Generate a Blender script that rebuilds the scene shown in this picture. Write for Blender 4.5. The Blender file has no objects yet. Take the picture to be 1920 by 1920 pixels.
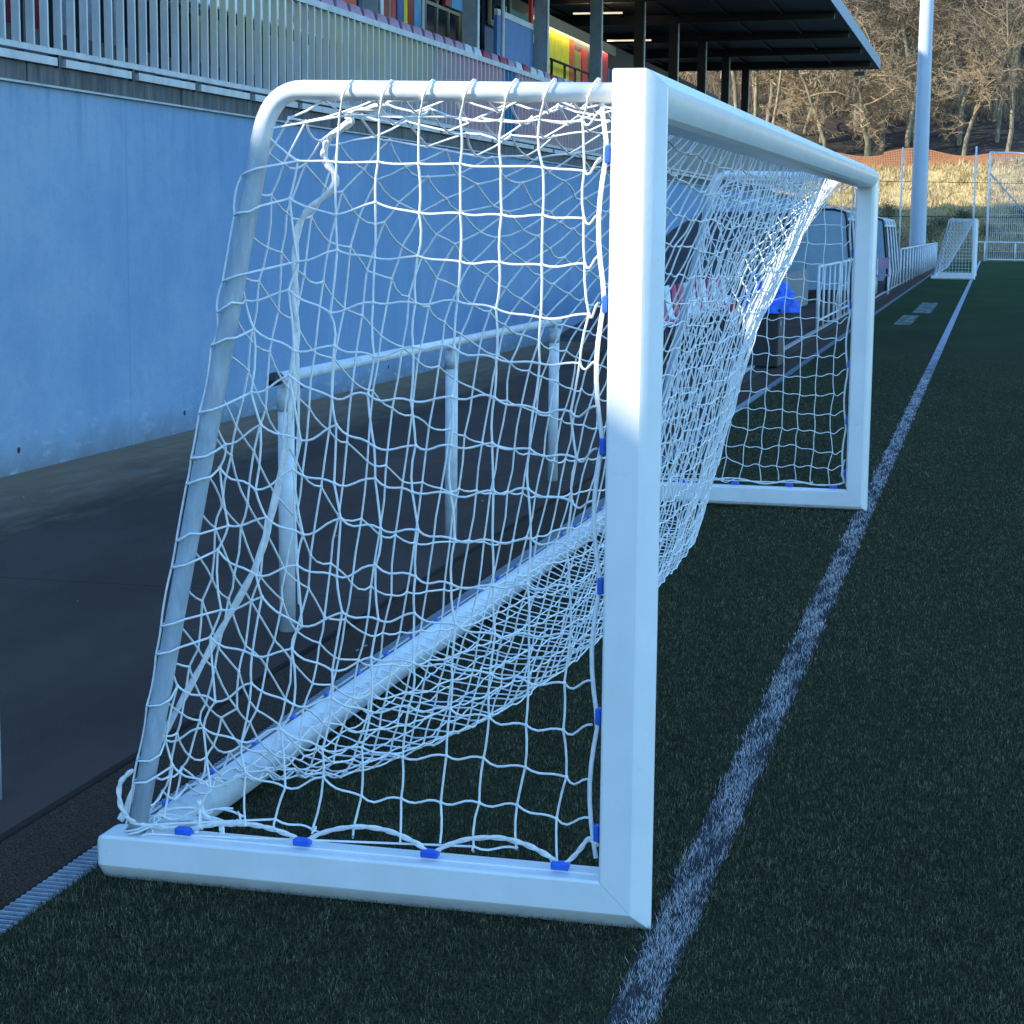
import bpy, math, random
import numpy as np
from mathutils import Vector, Matrix
R = math.radians
sc = bpy.context.scene
col = sc.collection
random.seed(7)
rng = np.random.default_rng(11)

# ---------------------------------------------------------------- helpers
class MB:
    def __init__(s): s.v = []; s.f = []; s.m = []; s.sm = []
    def add(s, vs, fs, mi=0, smooth=False):
        b = len(s.v); s.v += [tuple(map(float, p)) for p in vs]
        s.f += [tuple(b + i for i in f) for f in fs]
        s.m += [mi] * len(fs); s.sm += [smooth] * len(fs)
        return s
    def box(s, x0, x1, y0, y1, z0, z1, mi=0):
        vs = [(x0,y0,z0),(x1,y0,z0),(x1,y1,z0),(x0,y1,z0),(x0,y0,z1),(x1,y0,z1),(x1,y1,z1),(x0,y1,z1)]
        return s.add(vs, [(0,3,2,1),(4,5,6,7),(0,1,5,4),(1,2,6,5),(2,3,7,6),(3,0,4,7)], mi)
    def tube(s, pts, r, n=8, cap=True, mi=0, closed=False, flat=1.0):
        P = [Vector(p) for p in pts]; k = len(P)
        rs = r if isinstance(r, (list, tuple)) else [r] * k
        up = None; vs = []
        for i in range(k):
            if closed: t = P[(i + 1) % k] - P[i - 1]
            else: t = P[min(i + 1, k - 1)] - P[max(i - 1, 0)]
            if t.length < 1e-9: t = Vector((0, 0, 1))
            t.normalize()
            if up is None:
                up = Vector((0, 0, 1)) if abs(t.z) < .9 else Vector((1, 0, 0))
            a = up - t * up.dot(t)
            if a.length < 1e-6: a = t.orthogonal()
            a.normalize(); b = t.cross(a); up = a
            for j in range(n):
                an = 2 * math.pi * j / n
                vs.append(P[i] + (a * math.cos(an) + b * math.sin(an) * flat) * rs[i])
        fs = []
        for i in range(k if closed else k - 1):
            i2 = (i + 1) % k
            for j in range(n):
                j2 = (j + 1) % n
                fs.append((i * n + j, i * n + j2, i2 * n + j2, i2 * n + j))
        s.add(vs, fs, mi, n > 4)
        if cap and not closed and n > 2:
            b = len(s.v) - len(vs)
            s.f += [tuple(b + j for j in reversed(range(n))), tuple(b + (k - 1) * n + j for j in range(n))]
            s.m += [mi, mi]; s.sm += [False, False]
        return s
    def ball(s, c, r, nu=8, nv=6, mi=0, sq=(1, 1, 1)):
        vs = [(c[0], c[1], c[2] + r * sq[2])]
        for i in range(1, nv):
            th = math.pi * i / nv
            for j in range(nu):
                ph = 2 * math.pi * j / nu
                vs.append((c[0] + r*sq[0]*math.sin(th)*math.cos(ph), c[1] + r*sq[1]*math.sin(th)*math.sin(ph), c[2] + r*sq[2]*math.cos(th)))
        vs.append((c[0], c[1], c[2] - r * sq[2])); L = len(vs) - 1
        fs = [(0, 1 + j, 1 + (j + 1) % nu) for j in range(nu)]
        for i in range(nv - 2):
            for j in range(nu):
                a = 1 + i * nu + j; b = 1 + i * nu + (j + 1) % nu
                fs.append((a, a + nu, b + nu, b))
        fs += [(L, 1 + (nv - 2) * nu + (j + 1) % nu, 1 + (nv - 2) * nu + j) for j in range(nu)]
        return s.add(vs, fs, mi, True)
    def build(s, name, mat, parent=None, bevel=0, world=True, sharp=0):
        off = Vector((0, 0, 0))
        p = parent
        while world and p is not None:
            off += p.location; p = p.parent
        me = bpy.data.meshes.new(name)
        me.from_pydata([(x - off.x, y - off.y, z - off.z) for x, y, z in s.v], [], s.f)
        for m_ in (mat if isinstance(mat, (list, tuple)) else [mat]): me.materials.append(m_)
        me.polygons.foreach_set('material_index', s.m)
        me.polygons.foreach_set('use_smooth', s.sm)
        me.update()
        if sharp: me.set_sharp_from_angle(angle=R(sharp))
        o = bpy.data.objects.new(name, me); col.objects.link(o)
        if parent is not None: o.parent = parent
        if bevel:
            b = o.modifiers.new('bevel', 'BEVEL'); b.width = bevel; b.segments = 2; b.limit_method = 'ANGLE'; b.angle_limit = R(40)
        return o

def thing(name, label, cat, loc=(0, 0, 0), rz=0, group=None):
    o = bpy.data.objects.new(name, None); col.objects.link(o)
    o.location = loc; o.rotation_euler = (0, 0, rz); o.empty_display_size = .1
    o['label'] = label; o['category'] = cat
    if group: o['group'] = group
    return o
def tag(o, label=None, cat=None, group=None, kind=None):
    if label: o['label'] = label
    if cat: o['category'] = cat
    if group: o['group'] = group
    if kind: o['kind'] = kind
    return o
def copy_tree(o, parent=None):
    c = o.copy(); col.objects.link(c)
    if parent is not None: c.parent = parent
    for ch in [x for x in bpy.data.objects if x.parent == o]: copy_tree(ch, c)
    return c
def np_mesh(name, V, F, mat, parent=None, smooth=False):
    """V (n,3) float, F (m,k) int -> object"""
    me = bpy.data.meshes.new(name)
    V = np.asarray(V, dtype=np.float32); F = np.asarray(F, dtype=np.int32); k = F.shape[1]
    me.vertices.add(len(V)); me.vertices.foreach_set('co', V.ravel())
    me.loops.add(F.size); me.loops.foreach_set('vertex_index', F.ravel())
    me.polygons.add(len(F)); me.polygons.foreach_set('loop_start', np.arange(0, F.size, k, dtype=np.int32))
    me.update(calc_edges=True)
    if smooth: me.polygons.foreach_set('use_smooth', np.ones(len(F), dtype=bool))
    me.materials.append(mat)
    o = bpy.data.objects.new(name, me); col.objects.link(o)
    if parent is not None: o.parent = parent
    return o

# ---------------------------------------------------------------- materials
def mat(name, c1, c2=None, scale=8, rough=.6, bump=0, bscale=None, metal=0, detail=6, stretch=(1, 1, 1), lo=.35, hi=.65, spec=.5, extra=None):
    m = bpy.data.materials.new(name); m.use_nodes = True
    nt = m.node_tree; N = nt.nodes; L = nt.links
    b = N['Principled BSDF']; b.inputs['Roughness'].default_value = rough; b.inputs['Metallic'].default_value = metal
    b.inputs['Specular IOR Level'].default_value = spec
    tc = N.new('ShaderNodeTexCoord'); mp = N.new('ShaderNodeMapping'); mp.inputs['Scale'].default_value = stretch
    L.new(tc.outputs['Object'], mp.inputs['Vector'])
    cur = None
    if c2 is not None:
        n = N.new('ShaderNodeTexNoise'); n.inputs['Scale'].default_value = scale; n.inputs['Detail'].default_value = detail
        n.inputs['Roughness'].default_value = .6
        L.new(mp.outputs[0], n.inputs['Vector'])
        r = N.new('ShaderNodeValToRGB'); r.color_ramp.elements[0].position = lo; r.color_ramp.elements[1].position = hi
        r.color_ramp.elements[0].color = (*c1, 1); r.color_ramp.elements[1].color = (*c2, 1)
        L.new(n.outputs['Fac'], r.inputs['Fac']); cur = r.outputs['Color']
        L.new(cur, b.inputs['Base Color'])
    else: b.inputs['Base Color'].default_value = (*c1, 1)
    if bump:
        n2 = N.new('ShaderNodeTexNoise'); n2.inputs['Scale'].default_value = bscale or scale * 4; n2.inputs['Detail'].default_value = 4
        L.new(mp.outputs[0], n2.inputs['Vector'])
        bp = N.new('ShaderNodeBump'); bp.inputs['Strength'].default_value = bump; bp.inputs['Distance'].default_value = .02
        L.new(n2.outputs['Fac'], bp.inputs['Height']); L.new(bp.outputs[0], b.inputs['Normal'])
    if extra: extra(nt, N, L, b, tc, cur)
    return m
def mixcol(N, L, fac, a, bcol, mode='MIX'):
    x = N.new('ShaderNodeMix'); x.data_type = 'RGBA'; x.blend_type = mode
    if isinstance(fac, (int, float)): x.inputs[0].default_value = fac
    else: L.new(fac, x.inputs[0])
    for i, c in ((6, a), (7, bcol)):
        if isinstance(c, tuple): x.inputs[i].default_value = (*c, 1)
        else: L.new(c, x.inputs[i])
    return x.outputs[2]
def maprange(N, L, v, a, b, c=0, d=1):
    x = N.new('ShaderNodeMapRange'); L.new(v, x.inputs[0])
    for i, q in enumerate((a, b, c, d)): x.inputs[i + 1].default_value = q
    return x.outputs[0]
def mth(N, L, op, a, b=0.0):
    x = N.new('ShaderNodeMath'); x.operation = op
    for i, q in enumerate((a, b)):
        if isinstance(q, (int, float)): x.inputs[i].default_value = q
        else: L.new(q, x.inputs[i])
    return x.outputs[0]
def noise(N, L, vec, scale, detail=4, rough=.6):
    n = N.new('ShaderNodeTexNoise'); n.inputs['Scale'].default_value = scale; n.inputs['Detail'].default_value = detail; n.inputs['Roughness'].default_value = rough
    L.new(vec, n.inputs['Vector']); return n.outputs['Fac']
def stretch(N, L, vec, s):
    m = N.new('ShaderNodeMapping'); m.inputs['Scale'].default_value = s; L.new(vec, m.inputs['Vector']); return m.outputs[0]

M = {}
def ex_post(nt, N, L, b, tc, cur):
    s = tc.outputs['Object']
    sp = N.new('ShaderNodeSeparateXYZ'); L.new(s, sp.inputs[0])
    n = noise(N, L, stretch(N, L, s, (30, 30, 4)), 1.0, 5)
    low = maprange(N, L, sp.outputs[2], .05, .0)
    g = mth(N, L, 'MULTIPLY', low, maprange(N, L, n, .45, .7))
    c = mixcol(N, L, mth(N, L, 'MULTIPLY', g, .35), cur, (.3, .26, .18))
    sp2 = maprange(N, L, noise(N, L, s, 55, 2), .73, .76)
    c = mixcol(N, L, mth(N, L, 'MULTIPLY', sp2, .35), c, (.3, .3, .28))
    sc2 = mth(N, L, 'MULTIPLY', maprange(N, L, noise(N, L, stretch(N, L, s, (3, 60, 14)), 2.4, 3), .66, .70), maprange(N, L, noise(N, L, s, 2.3, 3), .5, .6))
    c = mixcol(N, L, mth(N, L, 'MULTIPLY', sc2, .30), c, (.42, .42, .40))
    c = mixcol(N, L, mth(N, L, 'MULTIPLY', maprange(N, L, noise(N, L, stretch(N, L, s, (2, 2, .7)), 2.2, 6), .45, .7), .16), c, (.55, .55, .5))
    L.new(c, b.inputs['Base Color'])
M['post'] = mat('white_powder_coat', (.78, .79, .78), (.84, .845, .84), scale=5, rough=.3, bump=.03, bscale=60, extra=ex_post)
M['pipe'] = mat('galvanised_white_pipe', (.56, .6, .62), (.72, .75, .76), scale=14, rough=.38, bump=.05, bscale=50)
def ex_leg(nt, N, L, b, tc, cur):
    s = tc.outputs['Object']; sp = N.new('ShaderNodeSeparateXYZ'); L.new(s, sp.inputs[0])
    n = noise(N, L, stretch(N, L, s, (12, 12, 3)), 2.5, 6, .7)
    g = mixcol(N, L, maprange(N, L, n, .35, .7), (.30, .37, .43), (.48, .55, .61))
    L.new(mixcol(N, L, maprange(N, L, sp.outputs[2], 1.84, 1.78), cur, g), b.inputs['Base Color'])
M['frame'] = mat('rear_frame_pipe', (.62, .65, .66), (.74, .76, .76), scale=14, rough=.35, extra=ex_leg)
M['leg'] = mat('weathered_pipe', (.42, .46, .48), (.6, .64, .66), scale=18, rough=.45, bump=.08, bscale=60)
M['net'] = mat('net_cord', (.74, .76, .76), (.88, .89, .88), scale=40, rough=.7)
M['rope'] = mat('net_border_rope', (.68, .68, .66), (.88, .87, .85), scale=60, rough=.8)
M['clip'] = mat('blue_plastic', (.01, .09, .55), (.02, .14, .7), scale=20, rough=.45)
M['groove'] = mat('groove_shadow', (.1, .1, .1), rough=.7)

def ex_wall(nt, N, L, b, tc, cur):
    s = tc.outputs['Object']
    st = noise(N, L, stretch(N, L, s, (1, 1.0, .22)), 1.5, 8, .68)
    c = mixcol(N, L, maprange(N, L, st, .35, .7), (.195, .31, .47), (.145, .25, .41))
    st2 = noise(N, L, stretch(N, L, s, (1, 3.5, .3)), 1.8, 6, .7)
    sp = N.new('ShaderNodeSeparateXYZ'); L.new(s, sp.inputs[0])
    mo = noise(N, L, stretch(N, L, s, (1, .6, .8)), 1.3, 9, .72)
    pl = mth(N, L, 'ADD', maprange(N, L, sp.outputs[1], 32.0, 26.0, 0, .8), maprange(N, L, mo, .38, .66, -.25, .25))
    c = mixcol(N, L, mth(N, L, 'MAXIMUM', mth(N, L, 'MINIMUM', pl, 1.0), 0.0), c, (.30, .39, .48))
    c = mixcol(N, L, maprange(N, L, noise(N, L, s, 9, 8, .75), .5, .72, 0, .22), c, (.12, .19, .30))
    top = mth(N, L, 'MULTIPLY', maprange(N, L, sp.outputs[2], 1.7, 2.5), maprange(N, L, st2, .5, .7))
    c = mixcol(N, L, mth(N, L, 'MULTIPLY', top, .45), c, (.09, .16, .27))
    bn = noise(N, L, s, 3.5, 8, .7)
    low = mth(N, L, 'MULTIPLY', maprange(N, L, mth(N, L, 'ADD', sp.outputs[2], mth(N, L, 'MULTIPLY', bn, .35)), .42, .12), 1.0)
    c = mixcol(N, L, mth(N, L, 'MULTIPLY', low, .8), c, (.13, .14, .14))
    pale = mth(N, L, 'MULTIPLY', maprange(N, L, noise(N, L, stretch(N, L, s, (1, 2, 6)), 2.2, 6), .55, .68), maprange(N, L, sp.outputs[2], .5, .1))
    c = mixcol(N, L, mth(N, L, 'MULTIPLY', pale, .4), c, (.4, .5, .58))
    # casting joints every 2.55 m
    jt = mth(N, L, 'ABSOLUTE', mth(N, L, 'SUBTRACT', mth(N, L, 'FRACT', mth(N, L, 'DIVIDE', mth(N, L, 'ADD', sp.outputs[1], 20 - 10.69 + 2.55 * 5), 2.55 * 2)), .0))
    j = maprange(N, L, jt, .0035, .0015)
    c = mixcol(N, L, mth(N, L, 'MULTIPLY', j, .35), c, (.07, .12, .2))
    L.new(c, b.inputs['Base Color'])
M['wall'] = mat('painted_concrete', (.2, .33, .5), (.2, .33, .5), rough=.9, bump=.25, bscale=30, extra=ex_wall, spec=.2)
M['cap'] = mat('weathered_concrete_cap', (.05, .05, .055), (.14, .135, .13), scale=3, rough=.9, bump=.4, stretch=(1, 4, .6))
M['ledge'] = mat('pale_ledge', (.35, .36, .36), (.5, .5, .48), scale=5, rough=.8)
def ex_asph(nt, N, L, b, tc, cur):
    s = tc.outputs['Object']; sp = N.new('ShaderNodeSeparateXYZ'); L.new(s, sp.inputs[0])
    big = noise(N, L, stretch(N, L, s, (1.2, .35, 1)), 1.1, 6)
    c = mixcol(N, L, maprange(N, L, big, .38, .66), (.042, .028, .024), (.088, .060, .047))
    fine = noise(N, L, s, 260, 3, .7)
    c = mixcol(N, L, maprange(N, L, fine, .42, .72), c, mixcol(N, L, .6, c, (.20, .155, .13)))
    edge = maprange(N, L, mth(N, L, 'ADD', sp.outputs[0], mth(N, L, 'MULTIPLY', noise(N, L, stretch(N, L, s, (2, .6, 1)), 2.0, 7, .7), 1.3)), -3.5, -4.5)
    c = mixcol(N, L, mth(N, L, 'MULTIPLY', edge, .75), c, (.34, .235, .145))
    ring = noise(N, L, stretch(N, L, s, (3, .5, 1)), 2.5, 6)
    c = mixcol(N, L, mth(N, L, 'MULTIPLY', mth(N, L, 'MULTIPLY', edge, maprange(N, L, ring, .48, .6)), .6), c, (.26, .235, .19))
    pb = maprange(N, L, noise(N, L, s, 34, 2), .765, .785)
    c = mixcol(N, L, mth(N, L, 'MULTIPLY', pb, .8), c, (.3, .29, .27))
    # saw-cut joints across the path
    f = mth(N, L, 'FRACT', mth(N, L, 'DIVIDE', mth(N, L, 'ADD', sp.outputs[1], 40 - 2.95), 5.1))
    c = mixcol(N, L, mth(N, L, 'MULTIPLY', maprange(N, L, f, .0035, .002), .6), c, (.012, .012, .015))
    L.new(c, b.inputs['Base Color'])
M['asphalt'] = mat('asphalt', (.03, .03, .04), (.05, .05, .06), rough=.95, bump=.7, bscale=240, extra=ex_asph, spec=.12)
M['strip'] = mat('rubber_granules', (.035, .022, .014), (.19, .135, .095), scale=190, rough=.95, bump=.9, bscale=260, detail=3, lo=.4, hi=.72, spec=.1)
M['joint'] = mat('dark_joint', (.008, .008, .009), (.02, .018, .018), scale=40, rough=.95)
M['drain'] = mat('drain_polymer', (.22, .26, .30), (.34, .38, .42), scale=20, rough=.7, bump=.3)
M['drainfar'] = mat('dusty_drain', (.10, .12, .15), (.16, .18, .22), scale=12, rough=.9)
M['drainhole'] = mat('drain_slot', (.02, .025, .035), rough=.9)
M['kerb'] = mat('pale_kerb', (.26, .27, .28), (.4, .4, .4), scale=9, rough=.85)
def ex_turf(nt, N, L, b, tc, cur):
    s = tc.outputs['Object']; sp = N.new('ShaderNodeSeparateXYZ'); L.new(s, sp.inputs[0])
    big = noise(N, L, stretch(N, L, s, (.8, .35, 1)), .9, 6)
    c = mixcol(N, L, maprange(N, L, big, .36, .66), (.026, .030, .014), (.044, .048, .021))
    fine = noise(N, L, stretch(N, L, s, (1, .6, 1)), 130, 3, .75)
    fd = maprange(N, L, fine, .42, .72)
    c = mixcol(N, L, fd, mixcol(N, L, .45, c, (.006, .006, .004)), mixcol(N, L, .5, c, (.12, .12, .075)))
    far = maprange(N, L, sp.outputs[1], 6, 45)
    c = mixcol(N, L, mth(N, L, 'MULTIPLY', far, .85), c, mixcol(N, L, maprange(N, L, big, .36, .66), (.027, .058, .023), (.040, .077, .030)))
    L.new(c, b.inputs['Base Color'])
M['turf'] = mat('artificial_turf', (.02, .03, .02), (.03, .04, .03), rough=1, bump=.8, bscale=160, extra=ex_turf, spec=.04)
def ex_blade(nt, N, L, b, tc, cur):
    s = tc.outputs['Object']; sp = N.new('ShaderNodeSeparateXYZ'); L.new(s, sp.inputs[0])
    wn = noise(N, L, stretch(N, L, s, (1, 1, .05)), 330, 2, .9); mid = noise(N, L, s, 18, 5, .7); big = noise(N, L, s, 1.6, 4)
    c = mixcol(N, L, maprange(N, L, wn, .41, .62), (.024, .023, .012), (.54, .52, .29))
    c = mixcol(N, L, maprange(N, L, mid, .40, .60, .75, 0), c, (.045, .050, .034))
    c = mixcol(N, L, maprange(N, L, big, .35, .65, .3, 0), c, (.07, .09, .06))
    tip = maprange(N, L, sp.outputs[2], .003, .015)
    c = mixcol(N, L, tip, mixcol(N, L, .25, (.004, .006, .004), c), c)  # fibre roots darkened in colour to stand for self-shadow
    L.new(c, b.inputs['Base Color'])
M['blade'] = mat('turf_fibre', (.03, .04, .03), rough=.9, spec=.06, extra=ex_blade)
def ex_wb(nt, N, L, b, tc, cur):
    s = tc.outputs['Object']; sp = N.new('ShaderNodeSeparateXYZ'); L.new(s, sp.inputs[0])
    c = mixcol(N, L, maprange(N, L, sp.outputs[2], .001, .011), (.03, .03, .034), cur)  # white fibres get self-shadow painted in towards the root
    c = mixcol(N, L, maprange(N, L, noise(N, L, s, 300, 2, .9), .58, .63), c, (.10, .10, .11))
    L.new(c, b.inputs['Base Color'])
M['wblade'] = mat('white_turf_fibre', (.60, .61, .66), (.92, .92, .92), scale=60, rough=.8, spec=.1, extra=ex_wb)
def ex_line(nt, N, L, b, tc, cur):
    s = tc.outputs['Object']; sp = N.new('ShaderNodeSeparateXYZ'); L.new(s, sp.inputs[0])
    fine = noise(N, L, s, 140, 3, .8); mid = noise(N, L, stretch(N, L, s, (1, .5, 1)), 9, 4)
    v = mth(N, L, 'ADD', fine, mth(N, L, 'MULTIPLY', mid, .35))
    near = maprange(N, L, sp.outputs[1], 6, 30, .80, .5)
    k = mth(N, L, 'SUBTRACT', v, near)
    c = mixcol(N, L, maprange(N, L, k, -.02, .12), (.040, .040, .042), (.42, .43, .50))
    L.new(c, b.inputs['Base Color'])
M['line'] = mat('worn_white_line', (.3, .3, .3), (.5, .5, .5), rough=1, extra=ex_line, spec=.02)
M['fence'] = mat('galvanised_bars', (.36, .37, .38), (.50, .51, .51), scale=6, rough=.45, stretch=(1, 1, .4))
def ex_bar(nt, N, L, b, tc, cur):  # yellow and pink wall reflections painted into the bar colour
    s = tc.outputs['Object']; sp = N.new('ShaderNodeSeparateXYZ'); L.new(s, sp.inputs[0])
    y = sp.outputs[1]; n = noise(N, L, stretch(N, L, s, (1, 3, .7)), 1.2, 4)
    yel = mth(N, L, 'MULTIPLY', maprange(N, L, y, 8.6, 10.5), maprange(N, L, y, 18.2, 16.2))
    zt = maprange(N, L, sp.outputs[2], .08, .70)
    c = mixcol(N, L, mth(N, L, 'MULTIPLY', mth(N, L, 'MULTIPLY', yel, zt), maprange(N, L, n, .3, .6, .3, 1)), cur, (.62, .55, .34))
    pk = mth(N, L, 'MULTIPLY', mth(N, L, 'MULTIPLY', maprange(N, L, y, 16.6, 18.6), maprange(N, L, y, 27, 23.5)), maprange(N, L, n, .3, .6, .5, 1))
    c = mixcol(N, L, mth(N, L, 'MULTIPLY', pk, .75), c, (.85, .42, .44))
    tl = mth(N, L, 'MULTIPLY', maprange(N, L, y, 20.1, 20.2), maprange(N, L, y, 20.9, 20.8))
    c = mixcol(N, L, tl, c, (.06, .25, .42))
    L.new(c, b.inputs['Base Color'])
M['mast'] = mat('mast_paint', (.40, .46, .54), (.44, .50, .58), scale=1.5, rough=.4)
M['bar'] = mat('reflection_tinted_bars', (.42, .42, .42), (.60, .59, .57), scale=5, rough=.5, stretch=(1, 1, .4), extra=ex_bar)
for n_, c_ in dict(seat_white=(.72, .74, .78), seat_red=(.45, .05, .10), seat_mauve=(.50, .30, .42), p_red=(.75, .04, .03), p_dred=(.45, .02, .03), p_orange=(.85, .12, .03),
                   p_yellow=(1, .84, .0), p_olive=(.50, .43, .08), p_blue=(.05, .14, .5), p_sky=(.1, .45, .85), p_navy=(.02, .07, .2), p_board=(.055, .17, .44), p_teal=(.02, .25, .2), p_white=(.6, .63, .66),
                   p_dark=(.02, .02, .025), p_cream=(.35, .30, .22), p_beige=(.3, .27, .2), steel=(.32, .38, .45), steel_dark=(.022, .022, .024), steel_white=(.62, .66, .70),
                   black=(.012, .012, .014), roofdark=(.016, .012, .011), fascia=(.30, .37, .44), blocker_wall=(.3, .29, .27), redbrown=(.10, .02, .02), cloth_blue=(.03, .14, .75), orange_net=(.37, .155, .065), lampwhite=(.75, .68, .55), polym=(.30, .42, .55), greymesh=(.16, .19, .22), white_paint=(.7, .73, .76)).items():
    d = tuple(x * .78 for x in c_)
    M[n_] = mat(n_, d, c_, scale=4, rough=.55, bump=.05, lo=.3, hi=.6)
M['cloth_blue'] = mat('blue_cloth', (.02, .09, .5), (.05, .2, .85), scale=9, rough=.9, bump=.8, bscale=25)
def emis(name, c, st):
    m = bpy.data.materials.new(name); m.use_nodes = True; b = m.node_tree.nodes['Principled BSDF']
    b.inputs['Base Color'].default_value = (*c, 1); b.inputs['Emission Color'].default_value = (*c, 1); b.inputs['Emission Strength'].default_value = st
    return m
M['lamp_lit'] = emis('lit_lamp', (1, .84, .6), .9)
M['added_glow'] = emis('added_light_glow', (1, .84, .55), 22)  # glow of the lamp added to brighten the wall panels
M['glass'] = mat('dark_window_glass', (.015, .02, .03), (.04, .06, .08), scale=2, rough=.08)
M['polyc'] = mat('bluish_polycarbonate', (.22, .38, .52), (.30, .46, .60), scale=3, rough=.3)
M['smoked'] = mat('smoked_polycarbonate', (.06, .075, .09), (.13, .15, .18), scale=7, rough=.35)
M['bark'] = mat('sunlit_bark', (.13, .105, .07), (.32, .26, .17), scale=5, rough=.9, bump=.3, stretch=(1, 1, .3))
M['bark_dark'] = mat('mossy_bark', (.07, .065, .035), (.26, .22, .14), scale=3, rough=.9, bump=.3, stretch=(1, 1, .3))
M['twig'] = mat('bare_twigs', (.17, .118, .06), (.35, .255, .145), scale=.6, rough=.9)
M['twig2'] = mat('grey_twigs', (.115, .085, .056), (.27, .20, .135), scale=.5, rough=.9)
M['forest_floor'] = mat('leaf_litter', (.016, .011, .008), (.05, .034, .022), scale=.9, rough=1, bump=1, bscale=6)
def ex_bank(nt, N, L, b, tc, cur):
    s = tc.outputs['Object']; sp = N.new('ShaderNodeSeparateXYZ'); L.new(s, sp.inputs[0])
    n = noise(N, L, s, .6, 7, .65); f = noise(N, L, s, 5, 5, .7)
    c = mixcol(N, L, maprange(N, L, n, .4, .62), (.44, .33, .15), (.28, .23, .08))
    c = mixcol(N, L, maprange(N, L, f, .5, .72), c, (.56, .43, .24))
    low = mth(N, L, 'MULTIPLY', maprange(N, L, mth(N, L, 'ADD', sp.outputs[2], mth(N, L, 'MULTIPLY', n, 4)), 5.2, 3.6), .85)
    c = mixcol(N, L, low, c, (.10, .085, .045))
    L.new(c, b.inputs['Base Color'])
M['bank'] = mat('dry_grass_bank', (.4, .3, .1), (.5, .4, .2), rough=1, bump=1, bscale=4, extra=ex_bank)
M['straw'] = mat('dry_grass', (.36, .27, .11), (.60, .47, .25), scale=1.2, rough=.9)
M['bush'] = mat('shrub_leaves', (.02, .03, .012), (.09, .10, .045), scale=3, rough=.8)
M['snow'] = M['orange_net']
M['rampm'] = mat('ramp_surface', (.035, .032, .045), (.08, .06, .06), scale=1.2, rough=.9, bump=.4, bscale=60)
def ex_mark(nt, N, L, b, tc, cur):
    s = tc.outputs['Object']
    n = noise(N, L, stretch(N, L, s, (6, .9, 1)), 1.5, 5, .7)
    c = mixcol(N, L, maprange(N, L, n, .42, .62), (.03, .055, .035), (.13, .17, .18))
    L.new(c, b.inputs['Base Color'])
M['mark'] = mat('faded_turf_marking', (.05, .06, .06), (.1, .1, .1), rough=.9, extra=ex_mark)

# ---------------------------------------------------------------- ground, pitch
def sheet(name, x0, x1, y0, y1, z, m, kind='structure'):
    o = MB().add([(x0, y0, z), (x1, y0, z), (x1, y1, z), (x0, y1, z)], [(0, 1, 2, 3)]).build(name, m)
    return tag(o, kind=kind)
sheet('ground', -600, 600, -600, 900, -.06, M['forest_floor'])
sheet('pitch', -1.45, 70, -30, 104.2, 0, M['turf'])
MB_ = MB().box(-1.79, -1.545, -30, 104, -.05, -.004).build('rubber_strip', M['strip']); tag(MB_, kind='structure')
MB_ = MB().box(-1.815, -1.79, -30, 104, -.05, -.018).build('path_joint', M['joint']); tag(MB_, kind='structure')
MB_ = MB().box(-14, -1.815, -30, 104.2, -.05, .004).build('path', M['asphalt']); tag(MB_, kind='structure')
MB_ = MB().box(-2.03, -1.97, 11.5, 62, -.02, .03).build('kerb', M['kerb']); tag(MB_, kind='structure')
sheet('turf_marking', -.92, -.62, 30.2, 34.2, .004, M['mark'])
sheet('turf_marking', -.80, -.44, 35.2, 41, .004, M['mark'])
n = 260; X = np.concatenate([rng.uniform(-5.38, -4.6, 150), rng.uniform(-5.3, -1.85, 60), rng.uniform(-1.95, -1.6, 50)]); Y = rng.uniform(-1, 16, n)
a_ = rng.uniform(0, 6.28, n); sz = rng.uniform(.004, .016, n); zz_ = np.full(n, .006)
A_ = np.stack([X, Y, zz_], 1); B_ = A_ + np.stack([np.cos(a_) * sz, np.sin(a_) * sz, sz * .3], 1); C_ = A_ + np.stack([-np.sin(a_) * sz * .6, np.cos(a_) * sz * .6, sz * .25], 1); D_ = B_ + (C_ - A_) * .8
o = np_mesh('leaf_litter', np.stack([A_, B_, D_, C_], 1).reshape(-1, 3), np.arange(4 * n).reshape(-1, 4), mat('dry_leaf_bits', (.12, .09, .05), (.5, .44, .34), scale=3)); tag(o, 'small dry leaf bits and grit lying on the path', 'litter', kind='stuff')
# drain channel with cross slots
d = MB(); d.box(-1.545, -1.45, -12, 16, -.05, -.010, 0); d.box(-1.545, -1.45, 16.001, 104, -.05, -.010, 2)
y = -3.0
while y < 16:
    d.box(-1.537, -1.458, y, y + .009, -.0095, -.0070, 1); d.box(-1.537, -1.458, y + .012, y + .020, -.0095, -.0015, 0); y += .028
o = d.build('drain_channel', [M['drain'], M['drainhole'], M['drainfar']]); tag(o, kind='structure')

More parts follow.
